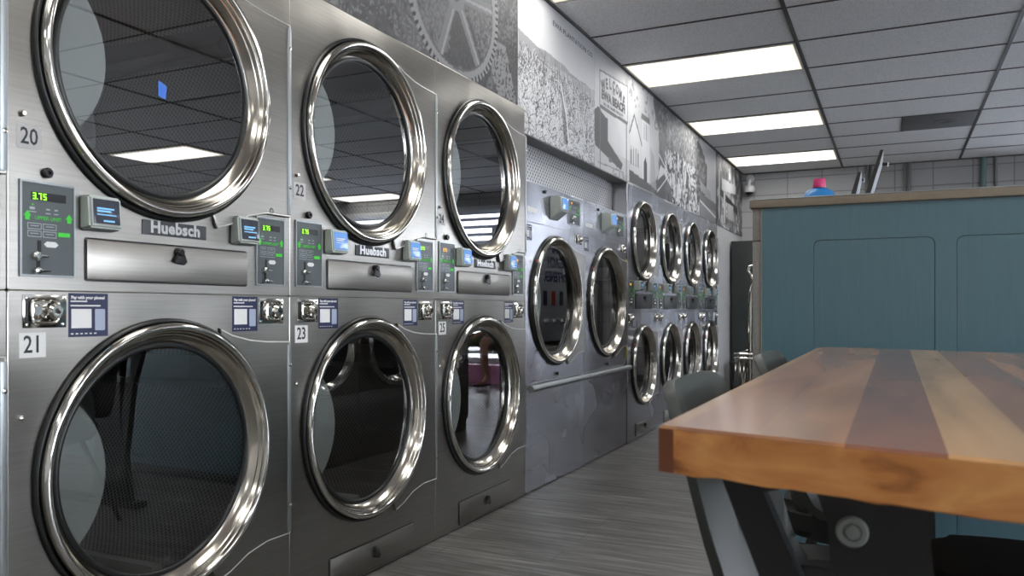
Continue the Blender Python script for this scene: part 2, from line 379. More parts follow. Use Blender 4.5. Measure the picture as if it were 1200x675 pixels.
# ------------------------------------------------------------------ machine parts (local: X out of the wall, Y along it, Z up)
def door(par, c, z, R, hinge=None, grey_lens=True, handle=True, label=None, mats=('chrome', 'funnel')):
    """round chrome door: R is the outer radius of the ring"""
    k = R/.362
    bm = bmesh.new()
    lathe(bm, [(.004, .340*k), (.004, .3665*k), (.018, .3675*k), (.025, .3665*k), (.030, .3635*k), (.033, .359*k), (.0335, .355*k), (.0325, .3505*k), (.029, .3475*k), (.0255, .3465*k)], c, z, 96)
    d = finish(bm, 'door_ring', M[mats[0]], par, smooth=50)
    bm = bmesh.new()
    lathe(bm, [(.0254, .3462*k), (.022, .3450*k), (.020, .3420*k), (.010, .3375*k), (.008, .3345*k), (-.003, .3280*k), (-.006, .3250*k), (-.013, .3190*k), (-.016, .313*k)], c, z, 96)
    f = finish(bm, 'funnel', M[mats[1]], d, smooth=25)
    bm = bmesh.new()
    lathe(bm, [(.0, .360*k), (.0, .3765*k), (.006, .380*k), (.013, .3775*k), (.015, .372*k), (.010, .368*k)], c, z, 96)
    finish(bm, 'outer_gasket', M['rubber'], d, smooth=60)
    bm = bmesh.new()
    lathe(bm, [(-.0145, .315*k), (-.010, .311*k), (-.010, .304*k), (-.015, .300*k), (-.022, .300*k), (-.024, .315*k), (-.016, .3155*k)], c, z, 96)
    finish(bm, 'inner_gasket', M['rubber'], d, smooth=60)
    bm = bmesh.new()
    lathe(bm, [(-.0185, 0.), (-.0185, .3025*k)], c, z, 96)
    finish(bm, 'glass', M['glass'], d, smooth=60)
    if grey_lens:
        rg = .303*k; c2 = c-.405*k; r2 = .235*k; zc = z
        # pale grey lens-shaped plate behind the glass, from its edge to a second arc
        dd = c-c2; a = (rg*rg-r2*r2+dd*dd)/(2*dd); hh = math.sqrt(max(1e-6, rg*rg-a*a))
        t1 = math.degrees(math.atan2(hh, a)); b1 = math.degrees(math.atan2(hh, dd-a))
        pts = circ(c2, zc, r2, 24, -b1, b1) + [(c2+r2*math.cos(math.radians(b1)), zc+r2*math.sin(math.radians(b1)))]
        pts += circ(c, zc, rg, 24, 180-t1, 180+t1)[1:]
        plate('inner_baffle', M['baffle'], d, [pts], .004, (-.0265, 0, 0))
    if hinge:
        ue = hinge; p = []
        # sheet behind the ring, swept out to the hinge edge
        s = R
        top = [(c+.50*s, z+.95*s), (c+.62*s, z+.90*s), (c+.82*s, z+.855*s), (c+1.02*s, z+.835*s), (ue, z+.825*s)]
        bot = [(ue, z-.875*s), (c+1.02*s, z-.875*s), (c+.80*s, z-.92*s), (c+.60*s, z-1.01*s), (c+.46*s, z-1.05*s)]
        arc = circ(c, z, R*1.0, 30, -66, 62)
        hp = plate('hinge_plate', M['steel'] if mats[0] == 'chrome' else M['steel_blue'], d, [top+bot+arc], .012, (.001, 0, 0), bev=.003)
        bm = bmesh.new()
        tube(bm, [(.0125, a, b) for a, b in top], .0022, 6); tube(bm, [(.0125, a, b) for a, b in bot], .0022, 6); tube(bm, [(.0125, ue, z+.825*s), (.0125, ue, z-.875*s)], .0022, 6)
        finish(bm, 'rolled_edge', M['edge'], d)
        bm = bmesh.new()
        box(bm, .001, .016, ue-.012, ue+.004, z-.86*s, z+.80*s, bev=.002)
        finish(bm, 'hinge_strip', M['railp'], d)
        for q in (-.62, .62):
            bm = bmesh.new(); lathe(bm, [(.015, .006), (.019, .0055), (.0205, .0001)], ue-.004, z+q*s, 12); finish(bm, 'hinge_screw', M['chrome'], d)
    return d
def drum(par, c, z, R, depth=.72):
    bm = bmesh.new()
    r = R*1.02
    prof = [(-.03, R*.93), (-.045, R*.93), (-.06, r), (-.06-depth, r)]
    lathe(bm, prof, c, z, 72, uv=[0, .02, .06, .06+depth])
    dr = finish(bm, 'drum', M['drum'], par, smooth=40)
    bm = bmesh.new()
    lathe(bm, [(-.06-depth+.001, r), (-.06-depth+.001, .10), (-.06-depth+.02, .09), (-.06-depth+.02, 0.)], c, z, 64)
    finish(bm, 'end_plate', M['bulkhead'], dr)
    bm = bmesh.new()
    for a in (35, 155, 275):
        t = math.radians(a); n = Vector((0, math.cos(t), math.sin(t))); s = Vector((0, -math.sin(t), math.cos(t))); o = Vector((-.07, c, z))+n*(r-.001)
        L = depth-.05
        A = [o-s*.05, o-n*.075-s*.012, o-n*.075+s*.012, o+s*.05]; Bq = [v+Vector((-L, 0, 0)) for v in A]
        A = [bm.verts.new(v) for v in A]; Bq = [bm.verts.new(v) for v in Bq]
        for i in range(3): bm.faces.new([A[i], A[i+1], Bq[i+1], Bq[i]])
        bm.faces.new(A); bm.faces.new(Bq[::-1])
    finish(bm, 'lifter_rib', M['bulkhead'], dr)
    return dr
def lock(par, y, z, x=.004, r=.012):
    bm = bmesh.new(); lathe(bm, [(0, r), (.006, r), (.009, r*.8), (.009, r*.4), (.004, r*.35), (.004, 0)], y, z, 20, cx=x)
    return finish(bm, 'lock', M['black'], par)
def cam_lock(par, y, z, x, k=1.):
    bm = bmesh.new(); lathe(bm, [(0, .014*k), (.02*k, .013*k), (.024*k, .009*k), (.024*k, 0)], y, z, 20, cx=x)
    prism(bm, [(-.012*k, -.004*k), (.010*k, .006*k), (.024*k, -.030*k), (.012*k, -.040*k), (-.024*k, -.030*k)], .007*k, (x+.012*k, y, z), (0, 1, 0), (0, 0, 1))
    return finish(bm, 'lock', M['black'], par)
SEG = {'3': 'abgcd', '7': 'abc', '5': 'afgcd', '2': 'abged', '0': 'abcdef'}
def digits(par, s, y, z, x, h, mat):
    bm = bmesh.new(); w = h*.5; t = h*.13; cx = y
    for ch in s:
        if ch == '.': box(bm, x, x+.001, cx-.14*h, cx-.14*h+t, z, z+t); cx += .12*h; continue
        S = dict(a=(cx, cx+w, z+h-t, z+h), g=(cx, cx+w, z+h/2-t/2, z+h/2+t/2), d=(cx, cx+w, z, z+t), b=(cx+w-t, cx+w, z+h/2, z+h), c=(cx+w-t, cx+w, z, z+h/2), f=(cx, cx+t, z+h/2, z+h), e=(cx, cx+t, z, z+h/2))
        for k in SEG[ch]: q = S[k]; box(bm, x, x+.001, *q)
        cx += w*1.62
    return finish(bm, 'digits', mat, par, smooth=0)
def control_panel(par, y0, y1, z0, z1, word='UPPER UNIT', dig='3.75', dm='digit', full=True):
    p = plate('control_panel', M['panel'], par, [rect(y0+.004, y1-.004, z0+.004, z1-.004)], .003, (.0005, 0, 0))
    w = y1-y0; h = z1-z0
    plate('bezel', M['railp'], p, [rect(y0, y1, z0, z1), rect(y0+.005, y1-.005, z0+.005, z1-.005)], .005, (.0005, 0, 0))
    X = .0038
    Y = lambda a: y0+a*w
    Z = lambda b: z0+b*h
    plate('display', M['black'], p, [rect(Y(.20), Y(.82), Z(.80), Z(.885))], .001, (X, 0, 0))
    digits(p, dig, Y(.22), Z(.808), X+.0012, h*.066, M[dm])
    text('lettering', word, h*.055, M['green'], p, (X, Y(.50), Z(.615)))
    bm = bmesh.new()
    for q, sgn in ((.13, 1), (.88, 1)):
        cy = Y(q); cz = Z(.63)
        prism(bm, [(-.005, -.009), (.005, -.009), (.005, .0), (.009, .0), (0, .012), (-.009, 0), (-.005, 0)], .001, (X, cy, cz), (0, 1, 0), (0, 0, 1))
        finish(bm, 'arrow_mark', M['green'], p, smooth=0); bm = bmesh.new()
    box(bm, X, X+.002, Y(.67), Y(.89), Z(.435), Z(.48))
    finish(bm, 'start_button', M['green'], p, smooth=0); bm = bmesh.new()
    box(bm, X, X+.001, Y(.20), Y(.24), Z(.745), Z(.757))
    finish(bm, 'indicator_light', M['green'], p, smooth=0)
    for a, b in ((.13, .50), (.13, .42), (.40, .50), (.40, .42)):
        plate('button', M['lilac'] if False else M['railp'], p, [rect(Y(a), Y(a+.245), Z(b-.005), Z(b+.06)), rect(Y(a+.012), Y(a+.233), Z(b+.002), Z(b+.053))], .001, (X, 0, 0))
    bm = bmesh.new()
    for a, b, c_, d_ in ((.17, .26, .70, .725), (.46, .53, .705, .72), (.61, .67, .705, .72), (.45, .54, .665, .675), (.60, .68, .665, .675), (.15, .28, .672, .68), (.18, .33, .527, .535), (.45, .6, .527, .535), (.18, .33, .447, .455), (.45, .6, .447, .455)):
        box(bm, X, X+.0008, Y(a), Y(b), Z(c_), Z(d_))
    finish(bm, 'small_print', M['railp'], p, smooth=0)
    plate('coin_label', M['white'], p, [[(Y(.42), Z(.345)), (Y(.47), Z(.375)), (Y(.63), Z(.375)), (Y(.68), Z(.345)), (Y(.63), Z(.315)), (Y(.47), Z(.315))]], .001, (X, 0, 0))
    B('coin_slot', M['black'], p, [(X, X+.001, Y(.31), Y(.37), Z(.25), Z(.38)), (X, X+.001, Y(.29), Y(.35), Z(.07), Z(.2))])
    bm = bmesh.new()
    lathe(bm, [(0, .010), (.012, .010), (.016, .006), (.016, 0)], Y(.26), Z(.215), 16, cx=X)
    box(bm, X, X+.012, Y(.22), Y(.46), Z(.205), Z(.23), bev=.002); box(bm, X, X+.010, Y(.24), Y(.50), Z(.055), Z(.075), bev=.002)
    lathe(bm, [(0, .007), (.014, .007), (.016, 0)], Y(.27), Z(.065), 14, cx=X)
    finish(bm, 'coin_return', M['chrome'], p)
    return p
def card_reader(par, y0, y1, z0, z1, d=.04, blue=False, x0=.001, tilt=.006, wedge=0.):
    bm = bmesh.new()
    vs = []
    for (x, zz) in ((x0, z0-.012), (x0+d, z0), (x0+d-tilt, z1), (x0, z1+.002)):
        pass
    # housing, screen face leaning back slightly
    prism(bm, [(x0-wedge, z0-.006-wedge*.4), (x0+d, z0), (x0+d-tilt, z1), (x0-wedge, z1+.001)], y1-y0, (0, y1, 0), (1, 0, 0), (0, 0, 1))
    es = list(bm.edges); bmesh.ops.bevel(bm, geom=es, offset=.005, segments=3, affect='EDGES')
    r = finish(bm, 'card_reader', M['reader'], par)
    s = B('screen', M['screen_blue'] if blue else M['screen'], r, (0, .002, -.5*(y1-y0)+.009, .5*(y1-y0)-.009, .010, (z1-z0)-.008), bev=.0005)
    s.location = (x0+d+.0006, (y0+y1)/2, z0); s.rotation_euler = (0, -math.atan2(tilt, z1-z0), 0)
    hh = z1-z0; ww = (y1-y0)
    bm = bmesh.new()
    for (a, b, e, f) in ((-.3, .22, .58, .63), (-.3, .12, .50, .55), (-.3, .28, .40, .43), (-.12, .22, .20, .25)):
        box(bm, .002, .0027, a*ww, b*ww, e*hh, f*hh)
    t = finish(bm, 'screen_text', M['ui'] if not blue else M['white'], r, smooth=0); t.location = s.location; t.rotation_euler = s.rotation_euler
    return r
def coin_mech(par, y0, y1, z0, z1, flip=False):
    p = B('coin_box', M['chrome'], par, (.0, .004, y0, y1, z0, z1), bev=.001)
    w = y1-y0; h = z1-z0; yc = y0+w*(.46 if not flip else .54); zc = (z0+z1)/2
    pl = plate('recess', M['black'], p, [rrect(y0+w*.04, y0+w*.16, z0+h*.1, z1-h*.1, .004), ], .0015, (.004, 0, 0))
    bm = bmesh.new()
    rr = rrect(yc-w*.30, yc+w*.30, zc-h*.36, zc+h*.38, h*.2, 5)
    tube(bm, [(.011, a, b) for a, b in rr], .0045, 8, closed=True)
    lathe(bm, [(.004, h*.26), (.020, h*.24), (.026, h*.17), (.026, h*.10), (.016, h*.09), (.016, 0)], yc+w*.18*(1 if not flip else .6), zc, 20)
    lathe(bm, [(.004, h*.2), (.010, h*.2), (.014, h*.14), (.014, 0)], yc-w*.2, zc+h*.02, 18)
    for a, b in ((.08, .1), (.08, .9), (.92, .1), (.92, .9)): lathe(bm, [(.004, .004), (.007, .003), (.0075, 0)], y0+w*a, z0+h*b, 8)
    finish(bm, 'coin_knob', M['chrome'], p)
    bm = bmesh.new(); lathe(bm, [(.0262, h*.07), (.0266, 0)], yc+w*.18*(1 if not flip else .6), zc, 12); finish(bm, 'key_hole', M['black'], p)
    return p
def sticker(par, y0, y1, z0, z1):
    p = B('payment_sticker', M['navy'], par, (.0, .0008, y0, y1, z0, z1))
    w = y1-y0; h = z1-z0
    text('lettering', 'Pay with your phone!', w*.098, M['white'], p, (.001, y0+w*.49, z0+h*.90), bold=.0004, ext=.0002)
    bm = bmesh.new()
    box(bm, .0008, .0012, y0+w*.05, y0+w*.46, z0+h*.80, z0+h*.83); box(bm, .0008, .0012, y0+w*.05, y0+w*.80, z0+h*.70, z0+h*.73)
    box(bm, .0008, .0012, y0+w*.07, y0+w*.57, z0+h*.20, z0+h*.64)
    for k in range(6): box(bm, .0008, .0012, y0+w*(.06+k*.115), y0+w*(.12+k*.115), z0+h*.06, z0+h*.085)
    finish(bm, 'white_print', M['white'], p, smooth=0)
    plate('phone_picture', M['lilac'], p, [rrect(y0+w*.66, y0+w*.92, z0+h*.14, z0+h*.64, w*.03, 4)], .0006, (.0008, 0, 0))
    return p
def number(par, s, y0, y1, z0, z1, mat='label'):
    p = B('number_label', M[mat], par, (.0, .0007, y0, y1, z0, z1))
    text('numeral', s, (z1-z0)*.98, M['ink'], p, (.001, (y0+y1)/2, (z0+z1)/2), bold=.0006, ext=.0003, sx=.80)
    return p
def cabinet(par, w, top, holes, seams, depth=.95, mat='steel', zb=.006, gap=.003):
    """body of sheet steel: front sheets with round openings, sides, top"""
    zs = [zb]+seams+[top]
    bm = bmesh.new()
    for a, b in ((gap, gap+.004), (w-gap-.004, w-gap)): box(bm, -depth, -.012, a, b, zb+.02, top-.002)
    box(bm, -depth, -.012, gap+.004, w-gap-.004, top-.006, top-.002); box(bm, -depth, -.012, gap+.004, w-gap-.004, zb+.02, zb+.024); box(bm, -depth, -depth+.004, gap+.004, w-gap-.004, zb+.024, top-.006)
    box(bm, -depth, -.03, gap+.03, w-gap-.03, 0.0, zb+.02)
    cab = finish(bm, 'cabinet', M[mat], par)
    for i in range(len(zs)-1):
        g = .002
        z0, z1 = zs[i]+(g if i else 0), zs[i+1]-(g if i < len(zs)-2 else 0)
        lps = [rrect(gap, w-gap, z0, z1, .004, 2)]
        for (c, z, r) in holes:
            if z0 < z < z1: lps.append(circ(c, z, r, 72)[::-1])
        fp = plate('front_sheet', M[mat], cab, lps, .012, (-.012, 0, 0), bev=.003)
    bm = bmesh.new(); box(bm, -.03, -.016, gap+.004, w-gap-.004, zb+.01, top-.01)
    bm.free()
    return cab
def drawer(par, y0, y1, z0, z1, lk=None, k=1., mat='steel_dark'):
    d = B('lint_drawer', M[mat], par, (.0, .007, y0+.004, y1-.004, z0+.004, z1-.004), bev=.003)
    plate('drawer_gap', M['black'], d, [rrect(y0, y1, z0, z1, .008, 3), rect(y0+.0035, y1-.0035, z0+.0035, z1-.0035)], .001, (.0, 0, 0))
    if lk: cam_lock(d, lk[0], lk[1], .006, k)
    return d
def logo(par, y0, y1, z0, z1):
    p = B('logo_plate', M['logo'], par, (.0, .003, y0, y1, z0, z1), bev=.001)
    text('lettering', 'Huebsch', (z1-z0)*1.12, M['logolet'], p, (.0035, (y0+y1)/2, (z0+z1)/2+.001), bold=.0016, ext=.001, sx=1.06, sp=1.04)
    return p

# ------------------------------------------------------------------ big stacked dryers 18..25
PW = .9
def big_stack(y, up, lo, label, group, dm='digit', blue=False, daylit=False):
    t = thing('stacked_dryer', label, 'dryer', (WX, y, 0), group)
    c = .425; zu, zl, R = 1.574, .574, .355
    st = 'steel' if not daylit else 'steel_blue'
    cabinet(t, PW, 2.012, [(c, zu, .345), (c, zl, .345)], [1.012], mat=st)
    for z in (zu, zl):
        dd = door(t, c, z, R, hinge=.888)
        drum(t, c, z, .37)
    lock(t, .088, 1.279); lock(t, .805, 1.272)
    control_panel(t, .025, .158, 1.043, 1.258, 'UPPER UNIT', '3.75', dm)
    control_panel(t, .748, .874, 1.043, 1.252, 'LOWER UNIT', '3.75', dm)
    card_reader(t, .170, .258, 1.163, 1.240, blue=blue); card_reader(t, .645, .730, 1.163, 1.240, blue=blue)
    logo(t, .345, .556, 1.163, 1.201)
    drawer(t, .183, .714, 1.037, 1.142, (.452, 1.122), .85)
    drawer(t, .195, .725, .012, .120, (.455, .084), .8)
    coin_mech(t, .033, .136, .928, 1.003); coin_mech(t, .762, .868, .926, 1.003, True)
    sticker(t, .143, .247, .905, 1.008); sticker(t, .656, .758, .905, 1.008)
    if up: number(t, up, .020, .078, 1.327, 1.380)
    if lo: number(t, lo, .026, .088, .862, .918, 'white')
    bm = bmesh.new()
    lathe(bm, [(0, .007), (.008, .007), (.014, .004), (.014, 0)], .030, 1.402, 14); finish(bm, 'catch_bolt', M['chrome'], t); bm = bmesh.new(); lathe(bm, [(0, .006), (.007, .006), (.012, 0)], .028, .73, 14)
    finish(bm, 'catch_bolt', M['chrome'], t)
    return t
G1 = 'large stacked dryers at the front of the row'
big_stack(.2, '18', '19', 'stainless stacked dryer cut off by the left edge of the photo, beside 20 and 21', G1)
big_stack(1.10, '20', '21', 'nearest large stainless stacked dryer, numbered 20 and 21, blue tape on its glass', G1)
big_stack(2.0, '22', '23', 'large stainless stacked dryer numbered 22 and 23, second along the wall', G1, blue=True)
big_stack(2.9, '24', '25', 'large stainless stacked dryer numbered 24 and 25, under the gear mural', G1, dm='digit_o', blue=True, daylit=False)
# strip of painter's tape on the glass of dryer 20
bm = bmesh.new(); prism(bm, [(-.013, -.019), (.010, -.023), (.014, .012), (.004, .017), (-.014, .022)], .0006, (0, 0, 0), (0, 1, 0), (0, 0, 1))
o = finish(bm, 'painters_tape', M['tape'], None, (WX-.0178, 1.10+.425+.0, 1.553))
tag(o, 'small piece of blue painter\'s tape stuck on the upper glass of dryer 20', 'tape')
TAPE = o

# ------------------------------------------------------------------ the pair of single washer-dryers behind the mesh screen
def single(y, label, k, group):
    W = .872; t = thing('front_loading_washer', label, 'washing machine', (WX, y, 0), group)
    c = .425; z = 1.02; R = .352
    cabinet(t, W, 1.645, [(c, z, .338)], [.53, 1.432], mat='steel_blue', depth=.09 if False else .90)
    door(t, c, z, R, hinge=.862)
    drum(t, c, z, .35, .6)
    lock(t, .25, 1.615, r=.010); lock(t, .43, .605, r=.010)
    # control fascia
    control_panel(t, .60, .80, 1.475, 1.625, '', '3.75', 'digit_o', False)
    bm = bmesh.new()
    prism(bm, [(0., 1.47), (.075, 1.52), (.068, 1.600), (0., 1.605)], .11, (0, .44, 0), (1, 0, 0), (0, 0, 1))
    bmesh.ops.bevel(bm, geom=list(bm.edges), offset=.006, segments=3, affect='EDGES')
    r = finish(bm, 'card_reader', M['reader'], t)
    s = B('screen', M['screen_blue'], r, (.0715, .0765, .345, .425, 1.530, 1.590), bev=.001)
    B('name_tag', M['white'], t, (.0, .001, .03, .16, 1.487, 1.512)); 
    sticker(t, .01, .085, 1.335, 1.418)
    coin_mech(t, .72, .83, 1.365, 1.425)
    B('orange_dot', M['red'], t, (.02, .026, .10, .112, z+.20, z+.215), bev=.002)
    bm = bmesh.new(); tube(bm, [(.030, .004, .555), (.030, W-.002, .555)], .017, 16)
    tube(bm, [(.0, .12, .555), (.02, .12, .555)], .010, 8); tube(bm, [(.0, W-.12, .555), (.02, W-.12, .555)], .010, 8)
    finish(bm, 'rail', M['railp'], t)
    if k: B('edge_trim', M['yellow'], t, (.0, .006, W-.012, W-.003, .62, 1.33))  # coloured strip paints a yellow reflection onto the steel's right edge
    return t
G2 = 'pair of single washers under the mesh screen'
single(3.805, 'single front-loading washer with pale rail, beside the tall stack numbered 24 and 25', 0, G2)
single(4.680, 'single front-loading washer with yellow strip on its right edge, beside the small stacks', 1, G2)

# ------------------------------------------------------------------ four smaller stacked dryers
def small_stack(y, label, group):
    W = .808; t = thing('small_stacked_dryer', label, 'dryer', (WX, y, 0), group)
    c = .395; R = .294; zu, zl = 1.492, .550
    cabinet(t, W, 1.884, [(c, zu, .288), (c, zl, .288)], [.952, 1.10 if False else 1.195], mat='steel_blue')
    for z in (zu, zl):
        door(t, c, z, R, hinge=.800); drum(t, c, z, .30, .6)
        B('orange_dot', M['red'], t, (.018, .024, c-.29, c-.278, z+.155, z+.17), bev=.002)
    card_reader(t, .165, .25, 1.112, 1.182, d=.05); card_reader(t, .515, .60, 1.112, 1.182, d=.05)
    control_panel(t, .02, .155, .972, 1.185, '', '3.75', 'digit_o'); control_panel(t, .655, .79, .972, 1.185, '', '3.75', 'digit_o')
    B('logo_plate', M['railp'], t, (.0, .003, .30, .48, 1.125, 1.15), bev=.001)
    drawer(t, .19, .63, .972, 1.088, (.40, 1.06), .85, 'logo')
    coin_mech(t, .02, .125, .870, .940); coin_mech(t, .68, .785, .870, .940, True)
    B('payment_sticker', M['lilac'], t, (.0, .001, .13, .21, .845, .940)); B('payment_sticker', M['lilac'], t, (.0, .001, .595, .675, .845, .940))
    drawer(t, .20, .62, .022, .122, (.41, .09), .8)
    return t
G3 = 'smaller stacked dryers at the far end of the row'
for i, lab in enumerate(['small stacked dryer next to the yellow-edged washer, nearest of the four small stacks', 'second small stacked dryer from the washers, below the crowd mural',
                         'third small stacked dryer from the washers, left of the farthest stack', 'farthest small stacked dryer, last before the bare wall']):
    small_stack(5.578+.811*i, lab, G3)

# ------------------------------------------------------------------ room shell
BY = 10.45; RX = 6.2; FY = -3.0; BX = -2.85
struct(B('floor', M['floor'], None, (BX, RX, FY, BY, -.05, 0)))
struct(B('ceiling', M['tile'], None, (BX, RX, FY, BY, CEIL, CEIL+.05)))
# left: wall behind the machines, bulkhead over them, wall past the row
struct(B('wall_left', M['wall'], None, [(BX-.1, BX, FY, BY, 0, CEIL), (BX, WX-.01, FY, 3.72, 2.020, CEIL), (BX, WX-.01, 3.72, BY-.001, 1.89, CEIL), (BX, WX-.012, 8.83, BY-.001, 0, 1.89)], bev=0))
struct(B('wall_screen', M['wall'], None, (WX-.125, WX-.115, 5.56, 5.575, 1.66, 1.89)))
# back wall with window openings
WINX0, WINX1, WINZ0, WINZ1 = 1.36, 5.6, .22, 2.46
struct(B('wall_back', M['block'], None, [(BX, WINX0, BY, BY+.15, 0, CEIL), (WINX1, RX, BY, BY+.15, 0, CEIL), (WINX0, WINX1, BY, BY+.15, WINZ1, CEIL), (WINX0, WINX1, BY, BY+.15, 0, WINZ0)]))
# front wall (behind camera) and right wall with unseen window openings added for daylight
struct(B('wall_front', M['wall_dim'], None, (BX, RX, FY-.15, FY, 0, CEIL)))
struct(B('wall_right', M['wall_dim'], None, [(RX, RX+.15, FY, -1., 0, CEIL), (RX, RX+.15, 4.6, BY, 0, CEIL), (RX, RX+.15, -1., 4.6, 2.4, CEIL), (RX, RX+.15, -1., 4.6, 0, .5)]))
def window(idx, mk, bars):
    w = thing('window_%d' % idx, '', '', (0, 0, 0)); del w['label']; del w['category']; w['kind'] = 'structure'
    bm = bmesh.new()
    for d in mk: box(bm, *d, bev=.004)
    finish(bm, 'window_frame', M['frame_w'], w); return w
w = window(1, [(WINX0-.06, WINX0+.05, BY-.03, BY+.1, WINZ0, WINZ1), (WINX1-.05, WINX1+.05, BY-.03, BY+.1, WINZ0, WINZ1), (WINX0+.05, WINX1-.05, BY-.02, BY+.1, WINZ1-.05, WINZ1+.03), (WINX0+.05, WINX1-.05, BY-.02, BY+.1, WINZ0-.03, WINZ0+.04), (3.45, 3.52, BY, BY+.09, WINZ0+.04, WINZ1-.05)], 0)
B('pane', M['pane'], w, (WINX0+.05, WINX1-.05, BY+.05, BY+.056, WINZ0+.04, WINZ1-.05))
fill_window = window(2, [(RX-.02, RX+.1, -1., -.93, .5, 2.4), (RX-.02, RX+.1, 4.53, 4.6, .5, 2.4), (RX-.02, RX+.1, -.93, 4.53, .5, .57), (RX-.02, RX+.1, -.93, 4.53, 2.33, 2.4)]+[(RX, RX+.09, y, y+.06, .57, 2.33) for y in (.9, 2.7)], 0)  # unseen window, added to fill the room with daylight
B('pane', M['pane'], fill_window, (RX+.05, RX+.056, -.93, 4.53, .57, 2.33))
# blinds on the back window
bl = thing('window_blind', 'pale slatted blind across the back shopfront window', 'blind', (WINX0, BY-.06, 0))
bm = bmesh.new()
for k in range(15):
    z = .72+k*.112
    prism(bm, [(-.02, -.022), (-.014, -.026), (.02, .022), (.014, .026)], 3.9, (.05, 0, z), (0, 1, 0), (0, 0, 1))
finish(bm, 'slats', M['blind'], bl)
B('head_rail', M['blind'], bl, (.05, 3.95, -.03, .03, 2.36, 2.40), bev=.004)
# baseboards
struct(B('baseboard_back', M['panel'], None, (WX-.01, WINX0-.1, BY-.012, BY, 0, .09)))
# ground outside
struct(B('ground', M['pave'], None, [(RX+.15, 30, -15, 30, -.25, -.15), (BX, RX+.15, BY+.15, 30, -.25, -.15)]))
# ceiling tee grid
XS = [-.567, .667, 1.9, 3.13, 4.36, 5.6]; Y0R, PR = 4.784, .632
bm = bmesh.new()
for x in XS: box(bm, x-.012, x+.012, FY, BY, CEIL-.006, CEIL)
rows = [Y0R+PR*k for k in range(-12, 9)]
xe = [WX-.01]+XS+[RX]
for i in range(len(xe)-1):
    for y in rows: box(bm, xe[i]+.012, xe[i+1]-.012, y-.0065, y+.0065, CEIL-.005, CEIL)
box(bm, WX-.01, WX+.012, FY, BY, CEIL-.012, CEIL); box(bm, WX, RX, BY-.02, BY, CEIL-.012, CEIL)
struct(finish(bm, 'trim_1', M['tbar'], None, smooth=0))

# ------------------------------------------------------------------ ceiling lights
def lens_mat():
    m = bpy.data.materials.new('lit_lens'); m.use_nodes = True; nt = m.node_tree; nt.nodes.clear()
    out = N(nt, 'ShaderNodeOutputMaterial'); em = N(nt, 'ShaderNodeEmission')
    tc = N(nt, 'ShaderNodeTexCoord'); sp = N(nt, 'ShaderNodeSeparateXYZ'); nt.links.new(tc.outputs['Generated'], sp.inputs[0])
    fac = None
    for ax, lim in (('X', .07), ('Y', .16)):
        a = N(nt, 'ShaderNodeMath', operation='PINGPONG'); a.inputs[1].default_value = .5; nt.links.new(sp.outputs[ax], a.inputs[0])
        b = N(nt, 'ShaderNodeMapRange', interpolation_type='SMOOTHSTEP'); b.inputs['From Min'].default_value = 0; b.inputs['From Max'].default_value = lim; nt.links.new(a.outputs[0], b.inputs['Value'])
        if fac is None: fac = b.outputs[0]
        else:
            c = N(nt, 'ShaderNodeMath', operation='MULTIPLY'); nt.links.new(fac, c.inputs[0]); nt.links.new(b.outputs[0], c.inputs[1]); fac = c.outputs[0]
    cr = N(nt, 'ShaderNodeMix', data_type='RGBA'); cr.inputs['A'].default_value = (.80, .68, .50, 1); cr.inputs['B'].default_value = (6., 5.95, 5.8, 1); nt.links.new(fac, cr.inputs['Factor'])
    nt.links.new(cr.outputs['Result'], em.inputs['Color']); em.inputs['Strength'].default_value = .62
    nt.links.new(em.outputs[0], out.inputs[0]); return m
M['lit'] = lens_mat()
def light(x0, x1, y0, y1, label):
    t = thing('ceiling_light', label, 'ceiling light', ((x0+x1)/2, (y0+y1)/2, CEIL-.006), 'fluorescent ceiling panels')
    hx, hy = (x1-x0)/2-.014, (y1-y0)/2-.009
    bm = bmesh.new()
    nx, ny = 40, 8
    g = [[bm.verts.new((-hx+.012+(2*hx-.024)*i/nx, -hy+.012+(2*hy-.024)*j/ny, -.002-.010*math.sin(PI*j/ny)**.5*(math.sin(PI*i/nx)**.3))) for j in range(ny+1)] for i in range(nx+1)]
    for i in range(nx):
        for j in range(ny): bm.faces.new([g[i][j], g[i][j+1], g[i+1][j+1], g[i+1][j]])
    for r in bm.faces: pass
    finish(bm, 'diffuser', M['lit'], t)
    bm = bmesh.new()
    for d in ((-hx, hx, -hy, -hy+.012), (-hx, hx, hy-.012, hy), (-hx, -hx+.012, -hy+.012, hy-.012), (hx-.012, hx, -hy+.012, hy-.012)): box(bm, *d, -.004, .004)
    finish(bm, 'light_frame', M['frame_w'], t)
def R_(k): return Y0R+PR*k
LL = [(-11, 'behind the camera over dryers'), (-8, 'just behind the camera over the aisle'), (-5, 'over the nearest dryer'), (-2, 'cut off at the top of the photo, nearest seen'), (1, 'the large one beside the WELCOME mural, second seen'), (4, 'second farthest, above the crowd mural'), (7, 'farthest, nearest the back wall')]
for k, s in LL:
    light(WX+.005, XS[0], R_(k), R_(k+1), 'lit fluorescent panel on the left, '+s)
for k in (-8, -5, -2, 1, 4, 7):
    light(XS[3], XS[4], R_(k+1), R_(k+2), 'lit fluorescent panel in the right bay, %s' % {-8: 'behind the camera', -5: 'beside opposite washers', -2: 'above the last washer opposite', 1: 'past the teal partition', 4: 'near the back shopfront window', 7: 'against the back shopfront window'}[k])
for k, q in ((-11, 'far behind the camera'), (-8, 'just behind the camera'), (-5, 'over the near end of the table')):  # middle-bay panels added out of view as fill light
    light(XS[1], XS[2], R_(k), R_(k+1), 'lit fluorescent panel in the middle bay, '+q)
v = thing('ceiling_vent', 'dark grey vent panel set in the ceiling tiles above the partition', 'vent', (.36, R_(5.5), CEIL-.002))
B('vent_panel', M['vent'], v, (-.29, .292, -.305, .305, -.006, .0), bev=.002)
